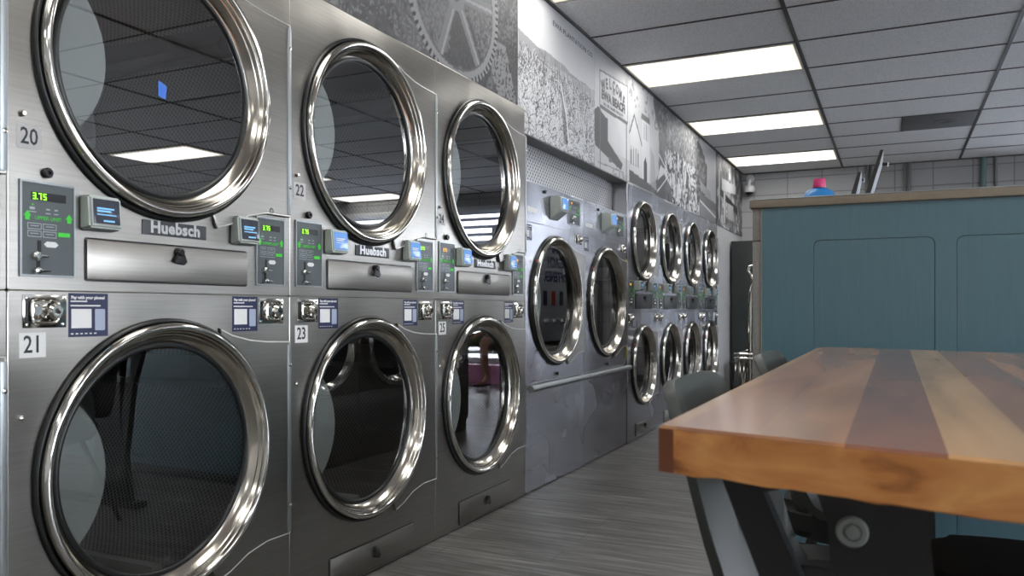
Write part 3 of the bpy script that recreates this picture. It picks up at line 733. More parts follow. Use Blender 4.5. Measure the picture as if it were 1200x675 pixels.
bm = bmesh.new(); lathe(bm, [(-.006, .10), (-.012, .09), (-.012, .06), (-.007, .05), (-.007, 0)], 0, 0, 28, 'Z', .05); finish(bm, 'vent_ring', M['vent'], v)
bm = bmesh.new(); box(bm, -.305, -.293, -.31, .31, -.007, .0); finish(bm, 'vent_edge', M['tbar'], v)

# ------------------------------------------------------------------ mesh screen above the washers
t = thing('perforated_screen', 'perforated sheet metal screen above the two single washers', 'screen', (WX-.11, 3.8, 1.648))
bm = bmesh.new(); L_ = bm.loops.layers.uv.verify()
vs = [bm.verts.new(p) for p in ((0, .0, 0), (0, 1.75, 0), (0, 1.75, .240), (0, .0, .240))]; f = bm.faces.new(vs)
for lp in f.loops: lp[L_].uv = (lp.vert.co.y, lp.vert.co.z)
vs2 = [bm.verts.new((-.003, v_.co.y, v_.co.z)) for v_ in vs]; bm.faces.new(vs2[::-1])
for i in range(4): bm.faces.new([vs[i], vs[(i+1) % 4], vs2[(i+1) % 4], vs2[i]])
finish(bm, 'mesh_sheet', M['mesh'], t, smooth=0)
bm = bmesh.new(); box(bm, .0, .004, .0, 1.75, .175, .240); L2 = bm.loops.layers.uv.verify()
for f in bm.faces:
    for lp in f.loops: lp[L2].uv = (lp.vert.co.y+.007, lp.vert.co.z)
finish(bm, 'upper_mesh_band', M['mesh'], t, smooth=0)

# ------------------------------------------------------------------ murals (printed panels)
rng = np.random.default_rng(5)
def vnoise(h, w, cell, seed=0):
    r = np.random.default_rng(seed); gh, gw = int(h/cell)+3, int(w/cell)+3; g = r.random((gh, gw))
    y = np.arange(h)/cell; x = np.arange(w)/cell; yi = y.astype(int); xi = x.astype(int); fy = (y-yi)[:, None]; fx = (x-xi)[None, :]
    fy = fy*fy*(3-2*fy); fx = fx*fx*(3-2*fx)
    a = g[yi][:, xi]; b = g[yi][:, xi+1]; c = g[yi+1][:, xi]; d = g[yi+1][:, xi+1]
    return a*(1-fy)*(1-fx)+b*(1-fy)*fx+c*fy*(1-fx)+d*fy*fx
class Art:
    """grey raster over a wall rectangle, y along the wall, z up"""
    def __init__(s, y0, y1, z0, z1, res):
        s.y0, s.y1, s.z0, s.z1 = y0, y1, z0, z1
        s.w = int((y1-y0)/res)+1; s.h = int((z1-z0)/res)+1
        s.Y = np.linspace(y0, y1, s.w)[None, :]+np.zeros((s.h, 1)); s.Z = np.linspace(z0, z1, s.h)[:, None]+np.zeros((1, s.w)); s.a = np.full((s.h, s.w), .4)
    def noise(s, cell, seed): return vnoise(s.h, s.w, cell, seed)
    def fill(s, m, v, al=1.): s.a = np.where(m, s.a*(1-al)+v*al, s.a)
    def line(s, p, q, wd, v, al=1.):
        py, pz = p; qy, qz = q; dy, dz = qy-py, qz-pz; L = dy*dy+dz*dz+1e-9
        t = np.clip(((s.Y-py)*dy+(s.Z-pz)*dz)/L, 0, 1); d = np.hypot(s.Y-py-t*dy, s.Z-pz-t*dz); s.fill(d < wd/2, v, al)
    def poly(s, pts, v, al=1.):
        m = np.zeros(s.a.shape, bool); n = len(pts)
        for i in range(n):
            (a, b), (c, d) = pts[i], pts[(i+1) % n]
            if b == d: continue
            m ^= ((s.Z > min(b, d)) & (s.Z <= max(b, d)) & (s.Y < a+(s.Z-b)*(c-a)/(d-b)))
        s.fill(m, v, al)
    def strokes(s, n, region, vals, lmin, lmax, wd, bend=1.):
        ya, yb, za, zb = region
        dy = (s.y1-s.y0)/(s.w-1); dz = (s.z1-s.z0)/(s.h-1)
        for _ in range(n):
            y = rng.uniform(ya, yb); z = rng.uniform(za, zb); ang = rng.uniform(0, PI); L = rng.uniform(lmin, lmax); v = rng.choice(vals); k = rng.uniform(-bend, bend)
            m = int(L/dy*1.6)+2
            for j in range(m):
                i0 = int((y-s.y0)/dy); j0 = int((z-s.z0)/dz)
                if ya <= y <= yb and 0 <= i0 < s.w and 0 <= j0 < s.h: s.a[j0:j0+wd, i0:i0+wd] = v
                y += math.cos(ang)*L/m; z += math.sin(ang)*L/m; ang += k*2.2/m
    def build(s, name, x, label, group):
        me = bpy.data.meshes.new(name)
        Yc, Zc = s.Y-s.y0, s.Z-s.z0
        n = s.h*s.w
        co = np.stack([np.zeros(n), Yc.ravel(), Zc.ravel()], 1)
        idx = np.arange(n).reshape(s.h, s.w)
        fs = np.stack([idx[:-1, :-1].ravel(), idx[:-1, 1:].ravel(), idx[1:, 1:].ravel(), idx[1:, :-1].ravel()], 1)
        # back face and rim give it thickness
        W_, H_ = s.y1-s.y0, s.z1-s.z0; bk = [(-.004, 0, 0), (-.004, W_, 0), (-.004, W_, H_), (-.004, 0, H_)]
        c4 = [idx[0, 0], idx[0, -1], idx[-1, -1], idx[-1, 0]]
        verts = co.tolist()+bk; faces = fs.tolist()+[[n+3, n+2, n+1, n]]+[[n+i, n+(i+1) % 4, int(c4[(i+1) % 4]), int(c4[i])] for i in range(4)]
        me.from_pydata(verts, [], faces)
        at = me.color_attributes.new('Print', 'FLOAT_COLOR', 'POINT')
        g = np.clip(s.a, 0, 1); 
        lin = (g**2.2).ravel()*.8; rgba = np.ones((n+4, 4)); rgba[:n, 0] = lin; rgba[:n, 1] = lin; rgba[:n, 2] = lin*1.01; rgba[n:, :3] = .1
        at.data.foreach_set('color', rgba.ravel())
        o = link(me, name, M['mural'], None, (x, s.y0, s.z0), 0)
        tag(o, label, 'wall mural', group); return o
GM = 'black and white photo murals above the machines'
MX = WX-.003
MT = CEIL-.013
# gear wheel panel
A = Art(.2, 3.712, 2.016, MT, .0065)
n1 = A.noise(30, 1); n2 = A.noise(3, 2); n3 = A.noise(1.5, 3)
A.a = .24+.16*n1+.10*(n2-.5)
sp = (n3 > .68) & (n1 > .45); A.fill(sp, .50, .7)
A.fill((A.Y-A.Z*.6 > 2.15) & (n3 > .5), .48, .6); A.fill((A.Y > 3.45) & (A.Z < 2.3), .27, .6); A.fill((A.Y > 3.38+.4*(2.25-A.Z)) & (A.Y < 3.62+.5*(2.2-A.Z)) & (A.Z < 2.27) & (n3 > .35), .55, .8)
gy, gz = 3.08, 2.36
d = np.hypot((A.Y-gy)/.405, (A.Z-gz)/.375); th = np.arctan2((A.Z-gz)/.375, (A.Y-gy)/.405)
inside = d < .88
A.fill(inside & (n3 > .45), .46, .6); A.fill(inside & (n1 < .42), .26, .7)
for k in range(6):
    a_ = k*PI/3+.12; A.line((gy, gz), (gy+.37*math.cos(a_), gz+.345*math.sin(a_)), .055, .47); A.line((gy+.012, gz-.004), (gy+.012+.37*math.cos(a_), gz-.004+.345*math.sin(a_)), .014, .60)
A.fill(d < .20, .50); A.fill(d < .09, .33)
A.fill((d > .86) & (d < .96), .55); A.fill((d > .86) & (d < .885), .36)
tooth = (np.cos(th*72) > -.1)
A.fill((d >= .96) & (d < 1.03) & tooth, .56); A.fill((d >= .96) & (d < 1.03) & ~tooth, .20)
A.build('wall_mural', MX, 'dark mural panel showing a big toothed gear wheel', GM)
# cane field
y0, y1 = 3.722, 4.885; zb_ = 1.892
A = Art(y0, y1, zb_, MT, .005)
u = (A.Y-y0)/(y1-y0); hz = 2.30+.045*u
A.a = .86-.20*np.clip((A.Z-2.3)/.4, 0, 1)*u-.06*A.noise(40, 4)
A.fill(A.Z < hz+.10-.09*u+.02*A.noise(25, 6), .60); A.fill(A.Z < hz+.03, .66)
A.line((y0+.25, 2.335), (y1, 2.245), .008, .35)
fld = A.Z < hz-.0-.11*np.clip((u-.15), 0, 1)
A.fill(fld, .56)
A.a = np.where(fld, A.a+.22*(A.noise(2, 8)-.5), A.a)
A.strokes(3600, (y0, y1, zb_, 2.27), [.34, .40, .46, .68, .74, .80], .05, .15, 1)
A.strokes(1800, (y0, y1, zb_, 2.12), [.32, .78, .84, .74], .08, .20, 1)
A.poly([(4.30, 2.27), (4.36, 2.25), (4.42, 1.95), (4.36, 1.93)], .30, .5); A.line((4.31, 2.27), (4.40, 2.10), .02, .85); A.line((4.40, 2.10), (4.44, 1.95), .018, .85)
cane = A.build('wall_mural', MX, 'pale mural panel of a sugar cane field under open sky', GM)
text('lettering', 'EWA PLANTATION CO.', .042, M['ink'], cane, (.0005, .80, MT-zb_-.085), ext=.0003, sx=1.5)
# welcome sign
y0, y1 = 4.887, 5.632
A = Art(y0, y1, zb_, MT, .0065)
A.a = .80-.22*np.clip((A.Z-2.45)/.25, 0, 1)+.05*(A.noise(20, 9)-.5)
A.fill((A.Z < 2.32) & (A.Z < 2.26-.10*(A.Y-y0)+.05*A.noise(12, 11)) & (A.Y < 5.15), .36); A.fill((A.Z < 2.05), .74)
A.poly([(4.90, 2.15), (5.1, 2.12), (5.35, 2.04), (5.48, 2.0), (5.44, 1.95), (5.2, 1.985), (4.90, 2.03)], .36)
A.poly([(5.16, 2.00), (5.22, 2.005), (5.25, 1.975), (5.18, 1.965)], .42); A.poly([(5.32, 1.995), (5.38, 2.0), (5.42, 1.965), (5.34, 1.955)], .35)
A.line((4.95, 1.93), (5.5, 1.945), .008, .5)
A.fill((A.noise(3, 12) > .55) & (A.Z < 1.95) & (A.Y > 5.25), .52, .6)
A.line((4.995, 1.892), (4.995, 2.34), .012, .45); A.line((5.565, 1.892), (5.565, 2.34), .020, .42)
A.poly([(4.985, 2.305), (5.60, 2.315), (5.60, 2.585), (4.985, 2.545)], .45); A.poly([(4.997, 2.315), (5.588, 2.325), (5.588, 2.573), (4.997, 2.534)], .80)
A.poly([(4.99, 2.29), (5.59, 2.30), (5.59, 2.315), (4.99, 2.305)], .42)
A.poly([(5.54, 2.585), (5.60, 2.585), (5.60, 2.64), (5.54, 2.64)], .6)
wel = A.build('wall_mural', MX, 'mural panel with the WELCOME TO EWA BEACH road sign', GM)
M['print_grey'] = plain('mural_lettering', (.07, .07, .075), .6)
yc = 5.275-y0
for i, ch in enumerate('WELCOME'):
    a_ = (i-3)*.074; zz = 2.50-zb_-abs(i-3)**2*.0055
    text('lettering', ch, .094, M['print_grey'], wel, (.0012, yc+a_, zz), ext=.0003, bold=.0042, rot=-(i-3)*.11, sx=.8)
text('lettering', 'TO', .035, M['print_grey'], wel, (.0005, yc, 2.452-zb_), ext=.0003, bold=.001)
text('lettering', 'EWA BEACH', .080, M['print_grey'], wel, (.0012, yc+.0, 2.392-zb_), ext=.0003, bold=.0045, sx=1.12, rot=.015)
text('lettering', 'NO LIFE GUARD ON DUTY', .028, M['print_grey'], wel, (.0005, yc+.0, 2.338-zb_), ext=.0003, bold=.0006, sx=1.25, rot=.015)
# church, crowd, tree and road in one long panel
y0, y1 = 5.634, 8.76
A = Art(y0, y1, zb_, MT, .009)
A.a = .74+.07*(A.noise(30, 20)-.5)
n2 = A.noise(2.5, 21); n1 = A.noise(14, 22); n3 = A.noise(6, 23)
# big dark tree over the crowd
A.fill((A.Y > 6.42+.06*n1+.15*np.sin(A.Z*9)) & (A.Y < 8.0), .40); m_ = (A.Y > 6.42+.06*n1) & (A.Y < 8.0)
A.a = np.where(m_ & (A.Z > 2.05), .30+.34*n2*np.clip((A.Y-6.0)/1.2, 0, 1)+.12*n1, A.a)
A.fill(m_ & (A.Z > 2.42) & (n2 > .75), .66, .6)
A.fill((A.Y < 6.42) & (A.Z > 2.42) & (n2*n3 > .42), .45, .7)
# crowd: pale and dark blobs
cm = (A.Y > 6.62) & (A.Y < 7.95) & (A.Z < 2.32+.05*n3-.15*np.clip(6.95-A.Y, 0, 1))
A.a = np.where(cm, np.where(n2 > .52, .84, np.where(n2 > .38, .50, .24)), A.a)
for k in range(60):
    py = rng.uniform(6.75, 7.9); pz = rng.uniform(2.0, 2.34); A.fill(np.hypot(A.Y-py, A.Z-pz) < .022, rng.choice([.85, .9, .7, .3])); A.poly([(py-.025, pz-.02), (py+.025, pz-.02), (py+.03, pz-.14), (py-.03, pz-.14)], rng.choice([.82, .25, .88, .5]), .85)
A.poly([(6.0, 1.892), (6.9, 1.892), (6.85, 2.02), (6.62, 2.1), (6.3, 2.0)], .30, .8)
A.line((6.45, 2.24), (6.78, 2.12), .014, .85); A.line((6.78, 2.12), (6.40, 1.93), .014, .85); A.poly([(6.40, 2.02), (6.6, 2.10), (6.66, 2.14), (6.5, 2.16)], .82)
# church
A.poly([(5.64, 2.05), (5.92, 2.05), (5.92, 2.28), (5.76, 2.40), (5.64, 2.28)], .78); A.line((5.64, 2.26), (5.76, 2.41), .02, .38); A.line((5.76, 2.41), (5.96, 2.22), .02, .38)
A.poly([(5.96, 1.93), (6.16, 1.93), (6.16, 2.42), (5.96, 2.42)], .80); A.poly([(5.93, 2.42), (6.19, 2.42), (6.17, 2.47), (5.95, 2.47)], .42)
for q in (6.0, 6.04, 6.08, 6.12): A.line((q, 2.28), (q, 2.40), .010, .45)
for q in (5.68, 5.74, 5.80, 5.86): A.line((q, 2.04), (q, 2.14), .020, .38); A.line((q, 2.14), (q, 2.165), .012, .38)
A.poly([(6.01, 1.92), (6.10, 1.92), (6.10, 2.10), (6.055, 2.15), (6.01, 2.10)], .26); A.poly([(5.634, 1.892), (6.2, 1.892), (6.25, 1.95), (5.634, 1.99)], .32)
A.poly([(6.2, 1.95), (6.38, 1.93), (6.30, 2.2), (6.2, 2.25)], .62, .8)
# tree and road at the end
A.poly([(7.55, 1.892), (7.98, 1.892), (7.95, 2.3), (7.75, 2.3)], .78, .6); A.a = np.where((A.Y > 7.55) & (A.Y < 7.95) & (A.Z < 2.3), np.where(n2 > .45, .8, .3), A.a)
A.fill((A.Y > 7.96), .68); A.fill((A.Y > 7.85) & (np.hypot((A.Y-7.9)/.38, (A.Z-2.32)/.26) < 1.+.2*n3), .30); A.a = np.where((A.Y > 7.8) & (np.hypot((A.Y-7.9)/.38, (A.Z-2.32)/.26) < .9) & (n2 > .6), .5, A.a)
A.fill((A.Y > 7.96) & (A.Z < 2.13-.03*(A.Y-8)), .42); A.poly([(8.0, 2.16), (8.5, 2.11), (8.5, 2.19), (8.0, 2.25)], .6); A.fill((A.Y > 8.0) & (A.Z < 2.02), .50)
A.line((7.98, 2.05), (8.76, 1.96), .018, .85)
A.build('wall_mural', MX, 'long mural panel with a white church, a crowd and a tree-lined road', GM)
y0, y1 = 8.762, BY-.03
A = Art(y0, y1, 1.892, MT, .010)
n2 = A.noise(2.5, 31); n1 = A.noise(9, 32)
A.a = .24+.45*n2*n1*1.6+.1*n1
A.poly([(9.1, 2.30), (9.95, 2.36), (9.95, 2.46), (9.1, 2.44)], .72); A.poly([(9.0, 2.24), (10.1, 2.12), (10.1, 2.2), (9.0, 2.32)], .16)
A.poly([(9.2, 1.95), (9.3, 1.95), (9.3, 2.3), (9.2, 2.3)], .7); A.poly([(9.45, 2.02), (9.8, 2.02), (9.8, 2.2), (9.45, 2.2)], .62); A.line((8.95, 2.0), (8.95, 2.5), .05, .75)
A.fill(A.Y < 8.85, .18, .7)
A.build('wall_mural', MX, 'farthest mural panel, dark view of a roofed shopfront, in the corner', GM)

# ------------------------------------------------------------------ teal partition
PY = 3.36
t = thing('partition', 'tall teal painted partition with wood cap behind the wooden table', 'partition', (0, PY, 0), rz=math.radians(1.2))
PX0, PX1 = -.486, 1.72; PTOP = 1.376
cs = [(-.291, .136), (.202, .628), (.694, 1.12), (1.186, 1.612)]
loops = [rect(PX0, PX1, .0, PTOP)]
for a, b in cs: loops.append(rrect(a, b, .10, 1.242, .030)[::-1])
plate('panel_face', M['teal'], t, loops, .006, (0, 0.002, 0), FACEY, bev=.002)
B('core', M['teal'], t, (PX0, PX1, .003, .080, .0, PTOP))
for a, b in cs: plate('inset_panel', M['teal'], t, [rrect(a+.005, b-.005, .105, 1.237, .026)], .005, (0, .002, 0), FACEY, bev=.002)
B('end_board', M['grey_lam'], t, [(PX0-.033, PX0-.0015, -.003, .080, .0, 1.243), (PX0-.033, PX0-.0015, -.003, .080, 1.247, PTOP)], bev=.0015)
B('edge_bead', M['wood_trim'], t, (PX0-.0014, PX0+.003, -.007, .0, .0, PTOP), bev=.0008)
B('cap', M['wood_trim'], t, (PX0-.043, PX1, -.02, .13, PTOP+.0005, PTOP+.032), bev=.003)
B('cap_lip', M['railp'], t, (PX0-.044, PX1, -.022, .13, PTOP+.0325, PTOP+.036), bev=.001)
B('foot_strip', M['blackmetal'], t, (PX0, PX1, -.012, .0, .0, .05), bev=.001)

# ------------------------------------------------------------------ things behind and above the partition
v = thing('soap_vending_machine', 'pale soap, bleach and softener vending machine behind the partition, seen in the washer glass', 'vending machine', (-.72, 6.38, 0))
B('stand', M['blackmetal'], v, (.06, .40, .06, .84, 0, .68), bev=.004)
B('housing', M['vend'], v, (0, .45, 0, .90, .68, 1.70), bev=.01)
for s, z in (('SOAP', 1.52), ('BLEACH', 1.39), ('SOFTENER', 1.26)): text('lettering', s, .13, M['vendtxt'], v, (-.001, .45, z), Mx=FACENX, bold=.003, ext=.001)
for i in range(4):
    bm = bmesh.new(); prism(bm, rect(-.04, .04, -.065, .065), .004, (-.005, .16+.19*i, 1.07), (0, 1, 0), (0, 0, 1)); finish(bm, 'product_box', M['red'] if i % 2 else M['navy'], v)
    bm = bmesh.new(); lathe(bm, [(0, .03), (-.03, .026), (-.034, 0)], .16+.19*i, .86, 16); finish(bm, 'dispenser_knob', M['chrome'], v)
j = thing('detergent_jug', 'blue detergent jug with a pink cap showing above the partition', 'bottle', (-.31, 3.90, 1.306))
bm = bmesh.new()
lathe(bm, [(0, 0.), (0, .068), (.01, .074), (.155, .076), (.172, .074), (.197, .060), (.212, .040), (.217, .026), (.226, .025), (.226, 0)], 0, 0, 32, 'Z')
for vv in bm.verts: vv.co.y *= .62
finish(bm, 'jug_body', M['jug'], j, smooth=60)
bm = bmesh.new(); lathe(bm, [(0, 0.), (0, .027), (.004, .028), (.035, .026), (.040, .024), (.040, 0)], 0, 0, 28, 'Z', 0); finish(bm, 'cap', M['cap'], j, (0, 0, .217))
def bracket(x, y, z, h, lean, label):
    t = thing('slanted_bracket', label, 'bracket', (x, y, z), 'slanted brackets on the partition cap')
    bm = bmesh.new(); prism(bm, [(0, 0), (.018, 0), (.018+lean, h), (lean+.006, h)], .016, (-.009, .008, 0), (1, 0, 0), (0, 0, 1)); finish(bm, 'bracket_post', M['blackmetal'], t, smooth=0)
    bm = bmesh.new(); prism(bm, [(.0185, 0), (.029, 0), (lean*.72+.027, h*.66), (lean+.0185, h*.97)], .012, (-.009, .006, 0), (1, 0, 0), (0, 0, 1)); finish(bm, 'pale_strip', M['blind'], t, smooth=0)
    bm = bmesh.new(); zz = h*.70; xx = lean*.70+.008
    tube(bm, [(xx, 0, zz), (xx+.030*h/.178, 0, zz-.003)], .006, 10); finish(bm, 'peg', M['blackmetal'], t)
    bm = bmesh.new(); tube(bm, [(xx+.030*h/.178, 0, zz-.012), (xx+.031*h/.178, 0, zz+.004)], .0035, 8); finish(bm, 'peg_tip', M['blind'], t)
CT = PTOP+.0365
bracket(-.098, 3.44, CT+.0, .178, .050, 'taller slanted black and white bracket on the partition cap')
bracket(-.150, 3.44, CT+.0, .098, .022, 'shorter slanted black and white bracket on the partition cap')
# dome camera in the corner
c_ = thing('security_camera', 'white dome security camera in the back corner under the ceiling', 'security camera', (-1.645, BY-.10, 2.50))
bm = bmesh.new(); lathe(bm, [(.02, 0), (.02, .05), (0, .066), (-.05, .068), (-.065, .06), (-.065, 0)], 0, 0, 28, 'Z'); finish(bm, 'camera_body', M['camw'], c_)
bm = bmesh.new(); lathe(bm, [(-.066, .05), (-.085, .042), (-.10, .022), (-.105, 0)], 0, 0, 28, 'Z'); finish(bm, 'camera_dome', M['black'], c_, smooth=80)
bm = bmesh.new(); tube(bm, [(0, 0, .02), (0, 0, .09), (0, .04, .12), (0, .098, .12)], .017, 12); lathe(bm, [(.085, .0), (.085, .05), (.099, .05), (.099, 0)], 0, .12, 20, 'Y'); finish(bm, 'mount_arm', M['camw'], c_)
# conduits on the back wall
for x, m_, r in ((-.30, 'grey_pipe', .018), (-.24, 'grey_pipe', .022), (.10, 'grey_pipe', .012), (.155, 'grey_pipe', .02), (.90, 'teal_pipe', .03), (1.02, 'grey_pipe', .016)):
    bm = bmesh.new(); tube(bm, [(x, BY-r, 0.0), (x, BY-r, CEIL-.012)], r, 14)
    o = finish(bm, 'wall_conduit', M[m_], None)
    tag(o, {-.30: 'thin grey conduit on the back wall, leftmost, left of the brackets', -.24: 'thicker grey conduit right beside the leftmost thin one', .10: 'very thin grey conduit on the back wall just right of the brackets', .155: 'grey conduit right beside the very thin one', .90: 'teal vertical pipe on the back wall near the window', 1.02: 'grey pipe between the teal pipe and the window'}[x], 'pipe', 'pipes running up the back wall')
# dark locker by the back wall
t = thing('tall_locker', 'tall dark green locker against the back wall beyond the last stacked dryer', 'locker', (WX+.005, 9.60, 0))
B('locker_body', M['darkcab'], t, (0, .80, .02, .60, 0, 1.77), bev=.005)
B('locker_door', M['darkcab'], t, [(.01, .395, 0, .019, .03, 1.75), (.405, .79, 0, .019, .03, 1.75)], bev=.003)
B('locker_handle', M['chrome'], t, [(.36, .375, -.02, -.001, .9, 1.05)], bev=.003)
t = thing('waste_bin', 'small black waste bin on the floor by the bare wall', 'bin', (-1.55, 9.28, 0))
bm = bmesh.new(); lathe(bm, [(0, 0), (0, .10), (.36, .135), (.375, .142), (.38, .12), (.34, .115), (.02, .09), (.02, 0)], 0, 0, 28, 'Z'); finish(bm, 'bin_body', M['black'], t)
# chrome laundry cart half hidden by the partition
t = thing('laundry_cart', 'chrome wire laundry cart with tall hanging bar beside the partition end', 'laundry cart', (-1.005, 5.68, 0))
bm = bmesh.new()
W_, D_ = .28, .50
for z in (.30, .66, .63): tube(bm, [(a, b, z) for a, b in rrect(0, W_, 0, D_, .05, 4)], .009, 8, closed=True)
for i in range(9):
    for b in (0, D_): tube(bm, [(.04+.2*i/8, b, .30), (.04+.2*i/8, b, .65)], .003, 6)
for i in range(11):
    for a in (0, W_): tube(bm, [(a, .05+.40*i/10, .30), (a, .05+.40*i/10, .65)], .003, 6)
    tube(bm, [(0, .05+.40*i/10, .30), (W_, .05+.40*i/10, .30)], .003, 6)
finish(bm, 'wire_basket', M['chrome'], t)
bm = bmesh.new()
for a in (.025, .255):
    for b in (.03, .47): tube(bm, [(a, b, .12), (a, b, .30)], .010, 8)
tube(bm, [(.025, .03, .14), (.255, .03, .14)], .009, 8); tube(bm, [(.025, .47, .14), (.255, .47, .14)], .009, 8)
finish(bm, 'cart_frame', M['chrome'], t)
bm = bmesh.new(); tube(bm, [(.098, .02, .3), (.10, .02, .80), (.105, .02, 1.08), (.125, .02, 1.15), (.150, .02, 1.16), (.23, .02, 1.16), (.252, .02, 1.13), (.258, .02, 1.05), (.258, .02, .3)], .011, 10)
tube(bm, [(.115, .04, .3), (.118, .04, 1.12)], .007, 8)
finish(bm, 'hanging_bar', M['chrome'], t)
bm = bmesh.new(); tube(bm, [(.118, .02, 1.162), (.118, .02, 1.20), (.105, .02, 1.215), (.092, .02, 1.235), (.10, .02, 1.265), (.125, .02, 1.27)], .009, 8); finish(bm, 'bar_hook', M['chrome'], t)
for a, b in ((.03, .03), (.25, .03), (.03, .47), (.25, .47)):
    bm = bmesh.new(); lathe(bm, [(-.014, 0), (-.014, .05), (.014, .05), (.014, 0)], b, .05, 20, 'X', a); box(bm, a-.018, a+.018, b-.012, b+.012, .085, .125); finish(bm, 'caster', M['black'], t)

# ------------------------------------------------------------------ wooden table
TT = .83; TH = .056
corn = [(-.258, .953), (.62, .733), (.62, 2.93), (-.257, 3.225)]
t = thing('wooden_table', 'long thick varnished plank table in the right foreground', 'table', (0, 0, 0))
def lerp(a, b, k): return (a[0]+(b[0]-a[0])*k, a[1]+(b[1]-a[1])*k)
k = .022
cin = [lerp(corn[0], corn[1], k), corn[1], corn[2], lerp(corn[3], corn[2], k)]
bm = bmesh.new(); prism(bm, cin, TH-.004, (0, 0, TT-TH), (1, 0, 0), (0, 1, 0))
# wavy live lower edge along the near end
bmesh.ops.subdivide_edges(bm, edges=[e for e in bm.edges if abs(e.verts[0].co.z-(TT-TH)) < 1e-4 and abs(e.verts[1].co.z-(TT-TH)) < 1e-4 and max(e.verts[0].co.y, e.verts[1].co.y) < 1.2], cuts=30)
for vv in bm.verts:
    if abs(vv.co.z-(TT-TH)) < 1e-4 and vv.co.y < .951: vv.co.z += .0009*math.sin(vv.co.x*63)+.0009*math.sin(vv.co.x*131+1)+.0007*random.random()
finish(bm, 'slab', M['table_side'], t, smooth=40)
bm = bmesh.new(); prism(bm, [corn[0], cin[0], cin[3], corn[3]], TH-.004, (0, 0, TT-TH), (1, 0, 0), (0, 1, 0)); finish(bm, 'edge_board', M['table_edge'], t, smooth=0)
bm = bmesh.new(); prism(bm, corn, .004, (0, 0, TT-.004), (1, 0, 0), (0, 1, 0))
bmesh.ops.bevel(bm, geom=[e for e in bm.edges if e.verts[0].co.z > TT-.001 and e.verts[1].co.z > TT-.001], offset=.0025, segments=3, affect='EDGES')
finish(bm, 'table_surface', M['table_top'], t, smooth=40)
# steel trestles
KS = .683
def trestle(y):
    z1 = TT-TH-.0005
    bm = bmesh.new()
    def cv(p): return (p[0]*KS, z1 if p[1] > .679 else (H-(H-p[1])*KS))
    def pl(pts, dy=.034): prism(bm, pts, dy, (0, y+dy/2, 0), (1, 0, 0), (0, 0, 1))
    hub = [cv(p) for p in ((-.155, .68), (.03, .68), (.055, .60), (.075, .36))]
    pl(hub+[(.10, .45), (.13, 0), (-.14, 0), (-.075, .45)]+[cv((-.105, .42)), cv((-.115, .56))])
    pl([cv(p) for p in ((-.30, .68), (-.15, .68), (-.125, .645), (-.235, .608))], .028)
    pl([cv((-.335, .68)), cv((-.265, .68)), cv((-.16, .44)), (-.02, .16), (0, 0), (-.07, 0), (-.09, .16), cv((-.24, .44))], .030)
    pl([(-.235, z1), (.50, z1), (.50, z1-.010), (-.235, z1-.010)], .07)
    pl([(-.20, .0), (.42, .0), (.42, .03), (-.20, .03)], .07)
    o = finish(bm, 'trestle', M['blackmetal'], t, smooth=0)
    bm = bmesh.new(); lathe(bm, [(0, .020), (-.004, .020), (-.007, .0175), (-.007, .012), (-.004, .0105), (-.008, .007), (-.008, 0)], y-.0175, H-(H-.553)*KS, 32, 'Y', -.072*KS)
    finish(bm, 'trestle_bolt', M['bolt'], o)
trestle(1.66*KS); trestle(2.75)

# ------------------------------------------------------------------ tub chairs
def tub_chair(x, y, rz, label, hb=.80, seatx=.27):
    t = thing('tub_chair', label, 'chair', (x, y, 0), 'tub chairs around the wooden table', rz)
    # shell: local +X is the way the sitter faces
    n = 44; prof = [(.37, .40), (.385, .52), (.44, .61), (.52, .655), (.61, .70), (.72, .80), (1., 1.0)]   # z (last = top), scale
    bm = bmesh.new(); rows = []
    for i in range(n+1):
        ph = math.radians(88+184*i/n); cph, sph = math.cos(ph), math.sin(ph)
        e = .55
        ex = math.copysign(abs(cph)**e, cph)*.25; ey = math.copysign(abs(sph)**e, sph)*.265
        f = max(0., -cph); q_ = min(1., max(0., (f-.12)/.80)); top = .475+(hb-.475)*(q_*q_*(3-2*q_))**.75
        top -= .035*(abs(sph)**2)*f
        col = []
        for (z, s) in prof:
            zz = top if z == 1. else z
            zz = min(zz, top) if z != 1. else top
            col.append(bm.verts.new((ex*s, ey*s, zz)))
        rows.append(col)
    for i in range(n):
        for q in range(len(prof)-1): bm.faces.new([rows[i][q], rows[i+1][q], rows[i+1][q+1], rows[i][q+1]])
    bmesh.ops.remove_doubles(bm, verts=bm.verts, dist=.0005)
    o = finish(bm, 'shell', M['shell'], t, smooth=60)
    md = o.modifiers.new('th', 'SOLIDIFY'); md.thickness = .022; md.offset = 0
    md = o.modifiers.new('bv', 'BEVEL'); md.width = .006; md.segments = 3; md.limit_method = 'ANGLE'
    pts = []
    for i in range(40):
        a = 2*PI*i/40; c_, s_ = math.cos(a), math.sin(a)
        pts.append((math.copysign(abs(c_)**.5, c_)*(.185 if c_ < 0 else seatx), math.copysign(abs(s_)**.5, s_)*.185))
    bm = bmesh.new(); prism(bm, pts, .085, (0, 0, .385), (1, 0, 0), (0, 1, 0))
    bmesh.ops.bevel(bm, geom=[e for e in bm.edges if abs(e.verts[0].co.z-e.verts[1].co.z) < 1e-4], offset=.022, segments=4, affect='EDGES')
    finish(bm, 'seat', M['cushion'], t, smooth=60)
    for sx, sy in ((1, 1), (1, -1), (-1, 1), (-1, -1)):
        bm = bmesh.new(); tube(bm, [(sx*.10, sy*.10, .40), (sx*.22, sy*.22, 0.0)], [.014, .009], 12); finish(bm, 'leg', M['blackmetal'], t)
    return t
tub_chair(-.108, 1.50, 0, 'dark grey tub chair nearest the camera, on the aisle side of the table', .845, .16)
tub_chair(-.085, 2.33, 0, 'dark grey tub chair farther along the table, in front of the teal partition', .848, .16)
